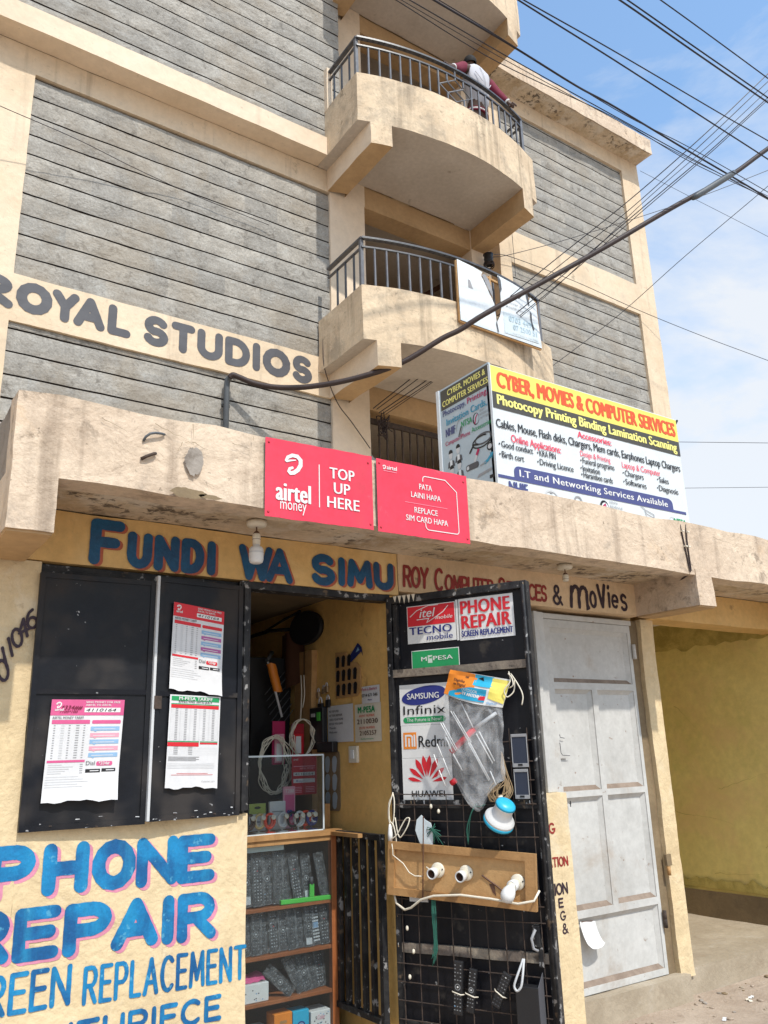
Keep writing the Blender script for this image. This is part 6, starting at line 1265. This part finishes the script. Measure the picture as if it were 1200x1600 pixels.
# hands: palm and five fingers closed over the rail
def hand(c, side):
    c = Vector(c); a = Vector((1, -.02 if side < 0 else .10, 0)).normalized(); vs2 = [c+Vector((0, .03, .01)), c+Vector((0, -.012, .034))]; es = [(0, 1)]; rr = [.026, .024]
    palm = skin('palm', [c+a*(-.03), c, c+a*.03], [(0, 1), (1, 2)], [(.02, .03), (.02, .033), (.02, .03)], 'skin', None)
    meshes = [palm]
    for k, l in enumerate((.9, 1.0, .95, .75)):
        b0 = c+a*(-.033+.022*k)+Vector((0, -.018, .012)); meshes.append(skin('f', [b0, b0+Vector((0, -.024*l, .004)), b0+Vector((0, -.034*l, -.02*l)), b0+Vector((0, -.022*l, -.042*l))], [(0, 1), (1, 2), (2, 3)], [.0095, .009, .008, .007], 'skin', None))
    b0 = c+a*(.04*side*-1)+Vector((0, .012, .0)); meshes.append(skin('f', [b0, b0+a*(-.018*side)+Vector((0, .004, -.018)), b0+a*(-.016*side)+Vector((0, -.012, -.036))], [(0, 1), (1, 2)], [.011, .009, .008], 'skin', None))
    bmm = bmesh.new()
    for o in meshes: bmm.from_mesh(o.data)
    me = bpy.data.meshes.new('hand'); bmm.to_mesh(me); bmm.free(); me.materials.append(MATS['skin']); me.polygons.foreach_set('use_smooth', [True]*len(me.polygons))
    for o in meshes: bpy.data.objects.remove(o)
    link(bpy.data.objects.new('hand', me), PR)
hand(Vector(LH)+Vector((-.01, .0, .008)), -1); hand(Vector(RH)+Vector((.01, .0, .008)), 1)
jk = skin('jacket', [(6.45, 2.97, 9.90), (6.43, 2.92, 10.02), chest, sho, (6.33, 2.87, 10.47), (6.20, 2.85, 10.395), (6.51, 2.855, 10.38)], [(0, 1), (1, 2), (2, 3), (3, 4), (3, 5), (3, 6)], [(.16, .125), (.172, .135), (.182, .145), (.15, .12), .075, (.10, .092), (.10, .092)], 'jacket_white', PR)
m = MB()
for z, mt in ((9.895, 'maroon'), (9.872, 'white'), (9.85, 'maroon')):
    Mw = Matrix.Translation((6.445, 2.975, z)) @ Matrix.Diagonal((1, .80, 1, 1)); m.lathe([(.165, -.012), (.172, 0), (.165, .012)], Mw, mt, 24)
obj('waistband', m, PR)
m = MB(); m.lathe([(.072, -.03), (.085, 0), (.078, .03)], Matrix.Translation((6.33, 2.875, 10.47)) @ Matrix.Rotation(R(-14), 4, 'X'), 'maroon', 18); obj('collar', m, PR)
for q, far in (((LS, LE, LH), .18), ((RS_, RE, RH), .50)):
    a, e_, h = [Vector(p) for p in q]; skin('jacket_sleeve', [a+(a-e_)*.22, a.lerp(e_, .35)+Vector((0, .01, .012)), a.lerp(e_, .7)+Vector((0, 0, -.008)), e_, e_.lerp(h, far*.5), e_.lerp(h, far)], [(0, 1), (1, 2), (2, 3), (3, 4), (4, 5)], [.088, .078, .066, .066, .056, .050], 'maroon', PR)
    m = MB(); d = (h-e_).normalized(); q4 = d.to_track_quat('Z', 'Y').to_matrix().to_4x4(); m.lathe([(.042, -.012), (.052, 0), (.042, .012)], Matrix.Translation(e_.lerp(h, far+.02)) @ q4, 'white', 14); obj('cuff', m, PR)
# folds and a back seam on the jacket
m = MB()
m.tube([(6.34, 2.735, 10.42), (6.365, 2.70, 10.30), (6.385, 2.693, 10.18), (6.42, 2.745, 10.02), (6.435, 2.79, 9.92)], .0045, 'lightgrey', 5)
m.tube([(6.24, 2.725, 10.30), (6.29, 2.703, 10.22), (6.34, 2.70, 10.17)], .006, 'jacket_white', 5); m.tube([(6.52, 2.74, 10.22), (6.47, 2.715, 10.14), (6.42, 2.72, 10.08)], .006, 'jacket_white', 5)
obj('seam', m, PR)
skin('trousers', [(6.445, 2.98, 9.83), (6.445, 2.985, 9.76), (6.35, 2.98, 9.70), (6.36, 2.98, 9.34), (6.34, 3.03, 8.95), (6.54, 3.0, 9.70), (6.56, 3.0, 9.34), (6.56, 3.05, 8.95)], [(0, 1), (1, 2), (2, 3), (3, 4), (1, 5), (5, 6), (6, 7)], [(.16, .12), (.165, .125), .115, .085, .075, .115, .085, .075], 'olive_cloth', PR)
# hair, ears and a face turned to the wall
m = MB(); hc = Vector((6.325, 2.925, 10.635))
m.grid(lambda u, v: hc+Vector((.088*math.sin(math.pi*(v*.62+.0))*math.cos(2*math.pi*u), .098*math.sin(math.pi*v*.62)*math.sin(2*math.pi*u)-.008-.012*v, .108*math.cos(math.pi*v*.62)))*(1+.05*noise.noise(Vector((math.cos(u*6.283)*6, math.sin(u*6.283)*6, v*9)))), 26, 14, 'hair', True, True); obj('hair', m, PR)
m = MB()
for sx in (-1, 1): m.lathe([(0, -.006), (.016, -.006), (.019, 0), (.012, .006), (0, .004)], Matrix.Translation(hc+Vector((sx*.086, .005, -.025))) @ Matrix.Rotation(R(90), 4, 'Y') @ Matrix.Diagonal((1.5, 1, 1, 1)), 'skin', 12)
obj('ear', m, PR)
m = MB()
for sx in (-1, 1): m.lathe([(0, 0), (.011, 0), (.007, .005), (0, .006)], Matrix.Translation(hc+Vector((sx*.032, .082, -.02))) @ Matrix.Rotation(R(-90), 4, 'X'), 'ivory', 10)
m.prism([hc+Vector((-.012, .082, -.055)), hc+Vector((.012, .082, -.055)), hc+Vector((0, .084, -.012))], (0, .018, -.004), 'skin'); m.tube([hc+Vector((-.022, .080, -.078)), hc+Vector((0, .088, -.080)), hc+Vector((.022, .080, -.078))], .006, 'maroon', 6); obj('face', m, PR)

# ================================================================== CABLES OVERHEAD
WL = [
('heavy', 0.011, [(2.97, 1.0, 8.59), (4.11, 1.0, 8.59), (5.14, 1.0, 8.6), (6.09, 1.0, 8.58), (6.72, 1.0, 8.61), (8.09, 1.0, 8.61), (9.66, 1.0, 8.62), (11.97, 1.0, 8.59)]),
('second', 0.006, [(2.86, 1.05, 8.46), (3.85, 1.05, 8.48), (5.17, 1.05, 8.49), (6.77, 1.05, 8.54), (8.2, 1.05, 8.59), (9.9, 1.05, 8.67), (12.12, 1.05, 8.73)]),
('third', 0.005, [(2.76, 1.1, 8.48), (3.72, 1.1, 8.45), (5.03, 1.1, 8.41), (6.84, 1.1, 8.59), (8.28, 1.1, 8.6), (10.01, 1.1, 8.76), (12.3, 1.1, 8.93)]),
('fourth', 0.004, [(2.86, 1.15, 8.56), (3.81, 1.15, 8.56), (5.27, 1.15, 8.57), (6.9, 1.15, 8.64), (8.37, 1.15, 8.71), (10.13, 1.15, 8.88), (12.45, 1.15, 9.07)]),
('fifth', 0.005, [(3.45, 0.9, 8.47), (4.48, 0.9, 8.48), (6.58, 0.9, 8.43), (7.93, 0.9, 8.53), (9.64, 0.9, 8.58), (11.79, 0.9, 8.62)]),
('d1', 0.007, [(2.93, -0.3, 7.22), (3.87, -0.3, 7.21), (4.99, -0.3, 7.23), (6.42, -0.3, 7.23), (7.3, -0.3, 7.23), (8.93, -0.3, 7.21)]),
('d2', 0.006, [(3.01, -0.2, 7.33), (4.04, -0.2, 7.41), (5.15, -0.2, 7.5), (6.78, -0.2, 7.6), (7.59, -0.2, 7.66), (9.33, -0.2, 7.77)]),
('f1', 0.007, [(3.27, -1.0, 6.67), (4.15, -1.0, 6.72), (4.98, -1.0, 6.73), (6.03, -1.0, 6.75), (7.4, -1.0, 6.79)]),
('f2', 0.006, [(3.31, -1.02, 6.71), (4.21, -1.02, 6.74), (4.96, -1.02, 6.75), (6.0, -1.02, 6.77), (7.37, -1.02, 6.79)]),
('g', 0.005, [(3.6, -1.1, 6.79), (4.51, -1.1, 6.84), (5.89, -1.1, 6.85), (7.23, -1.1, 6.84)]),
('s1', 0.006, [(5.09, 3.7, 5.52), (5.8, 3.1, 6.23), (6.55, 2.3, 7.04), (7.35, 1.4, 7.87), (7.97, 0.7, 8.58), (8.76, 0.2, 9.49), (10.15, -0.4, 11.03)]),
('s2', 0.005, [(5.14, 3.7, 5.52), (5.79, 3.1, 6.13), (6.71, 2.3, 7.07), (7.33, 1.4, 7.73), (7.94, 0.7, 8.46), (8.71, 0.2, 9.34), (10.06, -0.4, 10.78)]),
('s3', 0.006, [(5.17, 3.7, 5.48), (5.95, 3.05, 6.15), (6.7, 2.2, 6.91), (7.46, 1.3, 7.75), (8.05, 0.7, 8.39), (8.64, 0.2, 9.07), (9.92, -0.4, 10.42)]),
('s4', 0.005, [(5.22, 3.7, 5.48), (6.0, 3.05, 6.13), (6.75, 2.2, 6.89), (7.47, 1.3, 7.72), (8.04, 0.7, 8.35), (8.62, 0.2, 9.02), (9.89, -0.4, 10.33)]),
('s5', 0.004, [(5.28, 3.72, 5.49), (5.86, 3.2, 5.99), (6.68, 2.3, 6.79), (7.46, 1.35, 7.8), (8.07, 0.7, 8.49), (8.68, 0.2, 9.2), (9.98, -0.4, 10.59)]),
('t5', 0.005, [(7.87, 3.7, 6.59), (8.86, 3.0, 7.49), (9.59, 2.2, 8.33), (10.29, 1.2, 9.15), (11.19, 0.3, 10.16)]),
('t6', 0.004, [(12.32, 4.6, 12.61), (12.89, 4.0, 11.86), (14.02, 3.2, 10.88), (15.42, 2.5, 9.98)]),
('t7', 0.005, [(7.26, 3.7, 8.39), (7.64, 3.72, 8.49), (8.98, 3.72, 8.52), (10.5, 3.72, 8.47), (11.69, 3.4, 8.18), (12.84, 3.0, 7.86), (14.48, 2.5, 7.46)]),
('t8', 0.005, [(7.14, 3.6, 8.25), (7.42, 3.5, 8.34), (8.35, 3.1, 8.73), (9.95, 2.3, 9.45), (11.2, 1.6, 10.08), (12.89, 1.0, 11.07)]),
('h1', 0.006, [(13.94, 6.0, 7.6), (16.03, 5.0, 7.64), (17.89, 4.2, 7.7)]),
('h2', 0.005, [(13.94, 6.0, 6.59), (15.74, 5.0, 6.61), (17.52, 4.2, 6.69)]),
('drape', 0.004, [(0.51, 3.4, 7.58), (0.75, 3.5, 7.62), (1.48, 3.6, 7.65), (2.11, 3.7, 7.64), (2.78, 3.77, 7.63), (3.73, 3.77, 7.59)]),
('side', 0.006, [(4.45, 3.72, 6.56), (4.41, 3.7, 6.17), (4.42, 3.68, 5.85), (4.59, 3.7, 5.49), (4.81, 3.74, 5.3), (5.06, 3.74, 5.02)]),
('vert', 0.004, [(7.68, 3.72, 8.94), (7.7, 3.74, 8.54), (7.7, 3.74, 8.2)]),
('thick', 0.030, [(3.25, 3.7, 5.47), (3.28, 3.68, 5.5), (3.35, 3.66, 5.48), (3.51, 3.6, 5.42), (3.73, 3.5, 5.39), (4.0, 3.35, 5.4), (4.33, 3.1, 5.45), (4.67, 2.85, 5.56), (4.91, 2.7, 5.69), (5.21, 2.5, 5.92), (5.39, 2.38, 6.03), (5.62, 2.2, 6.21), (6.26, 1.9, 6.66), (7.02, 1.55, 7.2), (7.87, 1.2, 7.83), (8.84, 0.95, 8.53), (9.55, 0.75, 9.13), (11.38, 0.3, 10.66)]),
('sleeve', 0.037, [(8.15, 1.08, 8.0), (8.92, 0.93, 8.6)]),
('clipA', 0.005, [(4.58, -0.6, 2.96), (4.58, -0.61, 2.86), (4.61, -0.61, 2.63)]),
('clipB', 0.005, [(4.64, -0.6, 2.97), (4.62, -0.61, 2.86), (4.62, -0.61, 2.64)]),
('soffitcable', 0.006, [(4.66, -0.58, 2.64), (4.69, -0.34, 2.55), (4.7, -0.12, 2.43)]),
]
lab_ = dict(heavy='thickest black cable of the bundle crossing before the upper balcony', second='black wire just under the thickest cable crossing before the upper balcony', third='thin black wire third down in the bundle before the upper balcony', fourth='thinnest black wire of the bundle crossing before the upper balcony', fifth='black wire crossing over the thick bundle before the upper balcony',
 d1='lower black wire of the pair crossing the sky from the roof canopy', d2='upper black wire of the pair crossing the sky from the roof canopy', f1='lower twisted wire of the close pair high in the sky', f2='upper twisted wire of the close pair high in the sky', g='single black wire nearest the top corner of the sky',
 s1='top wire of the steep bunch running down to the barred window', s2='second wire of the steep bunch running down to the barred window', s3='thick lower wire of the steep bunch running down to the barred window', s4='lowest wire of the steep bunch running down to the barred window', s5='slack middle wire of the steep bunch running down to the barred window',
 t5='straight thin wire rising from the sign across the corner of the building', t6='faint thin wire crossing the sky below the roof corner', t7='thin wire following the painted band under the top stone panel', t8='thin wire rising from the balcony bracket across the stone panel', h1='level thin wire in the sky beside the yellow sign heading', h2='level thin wire in the sky low beside the rooftop sign',
 drape='thin black wire hanging loose across the large stone panel', side='black wire hanging down the side of the lower balcony', vert='short thin wire dropping across the corner of the stone panel', thick='thick brown power cable sweeping from the wall conduit across the sky', sleeve='grey cable joint sleeve round the thick brown power cable',
 clipA='brown wire clipped down the canopy edge below the rooftop sign, further from the bracket edge', clipB='brown wire clipped down the canopy edge below the rooftop sign, nearer the bracket edge', soffitcable='dark cable running under the canopy bracket to the door lintel')
grp = dict(heavy='cables', second='cables', third='cables', fourth='cables', fifth='cables')
for n_, r_, pts in WL:
    P_ = [Vector(p) for p in pts]
    if len(P_) > 2:
        q = []
        for k in range(len(P_)-1):
            p0, p1, p2, p3 = P_[max(k-1, 0)], P_[k], P_[k+1], P_[min(k+2, len(P_)-1)]
            for j in range(8):
                t_ = j/8; q.append(.5*((2*p1)+(p2-p0)*t_+(2*p0-5*p1+4*p2-p3)*t_*t_+(3*p1-p0-3*p2+p3)*t_**3))
        q.append(P_[-1]); P_ = q
    m = MB()
    if n_ == 'sleeve': d = (P_[1]-P_[0]); m.tube([P_[0], P_[0]+d*.1, P_[0]+d*.9, P_[1]], [.026, .040, .042, .036], 'conduit', 12)
    else: m.tube(P_, r_, 'wire_brown' if n_ in ('thick', 'clipA', 'clipB', 'soffitcable', 'side') else 'wire_black', 8 if r_ > .01 else 5)
    obj('cable_sleeve' if n_ == 'sleeve' else ('power_cable' if n_ in ('thick', 'heavy') else 'overhead_wire' if n_ not in ('clipA', 'clipB', 'soffitcable', 'side', 'vert', 'drape', 't7') else 'wall_wire'), m, None, lab_[n_], 'cable' if n_ != 'sleeve' else 'cable joint', 'overhead wires' if n_ in ('heavy', 'second', 'third', 'fourth', 'fifth', 'd1', 'd2', 'f1', 'f2', 'g', 's1', 's2', 's3', 's4', 's5', 't5', 't6', 't8', 'h1', 'h2') else None)
m = MB(); m.tube([(3.25, 3.765, 4.2), (3.25, 3.765, 5.40), (3.252, 3.755, 5.465), (3.27, 3.73, 5.50), (3.31, 3.70, 5.505)], .032, 'conduit', 12); cnd = obj('wall_conduit', m, None, 'grey upright pipe on the stone wall with a bent top holding the thick cable', 'pipe')
m = MB(); m.box(3.205, 3.295, 3.775, 3.80, 5.16, 5.19, 'metal_dark'); obj('clamp', m, cnd)
for z_ in (2.90, 2.80):
    for x_ in ((4.578, 4.632) if z_ > 2.85 else (4.59, 4.622)):
        m = MB(); m.box(x_-.010, x_+.010, -.625, -.606, z_-.004, z_+.004, 'ivory'); obj('cable_clip', m, None, 'small ivory clip holding a brown wire to the canopy edge', 'clip', 'ivory wire clips on the canopy')
# knot of wire and insulators where the service wires land
rs = random.Random(41)
loopy('wire_tangle', 'tangle of old wires at the top corner of the barred window', 'wire tangle', [[Vector((5.14+rs.uniform(0, .22), 3.72+rs.uniform(-.03, .05), 5.40+rs.uniform(-.25, .14))) for j in range(6)] for k in range(7)], .006, 'wire_brown', 0)
MTc = thing('cable_reel', (7.02, 3.7, 8.15), 'dark roll of cable and insulators fixed under the upper balcony bracket', 'cable reel')
m = MB(); m.lathe([(0, -.07), (.075, -.07), (.06, -.03), (.07, 0), (.06, .03), (.075, .07), (0, .07)], Matrix.Translation((7.13, 3.68, 8.26)), 'plastic_black', 18); obj('reel', m, MTc)
m = MB(); m.tube([(7.13+.075*math.cos(a), 3.68+.075*math.sin(a), 8.16+.025*math.sin(a*1.7)) for a in [k*.5 for k in range(40)]], .007, 'wire_brown', 6); obj('cable_turns', m, MTc)
m = MB(); m.grid(lambda u, v: Vector((5.20+.30*u, 3.95+.02*math.sin(u*9), 4.78+.30*(1-u)*v+.02*noise.noise(Vector((u*8, v*8, 1))))), 12, 10, 'lightgrey', True); obj('patterned_sack', m, None, 'pale patterned sack leaning behind the window bars', 'sack')
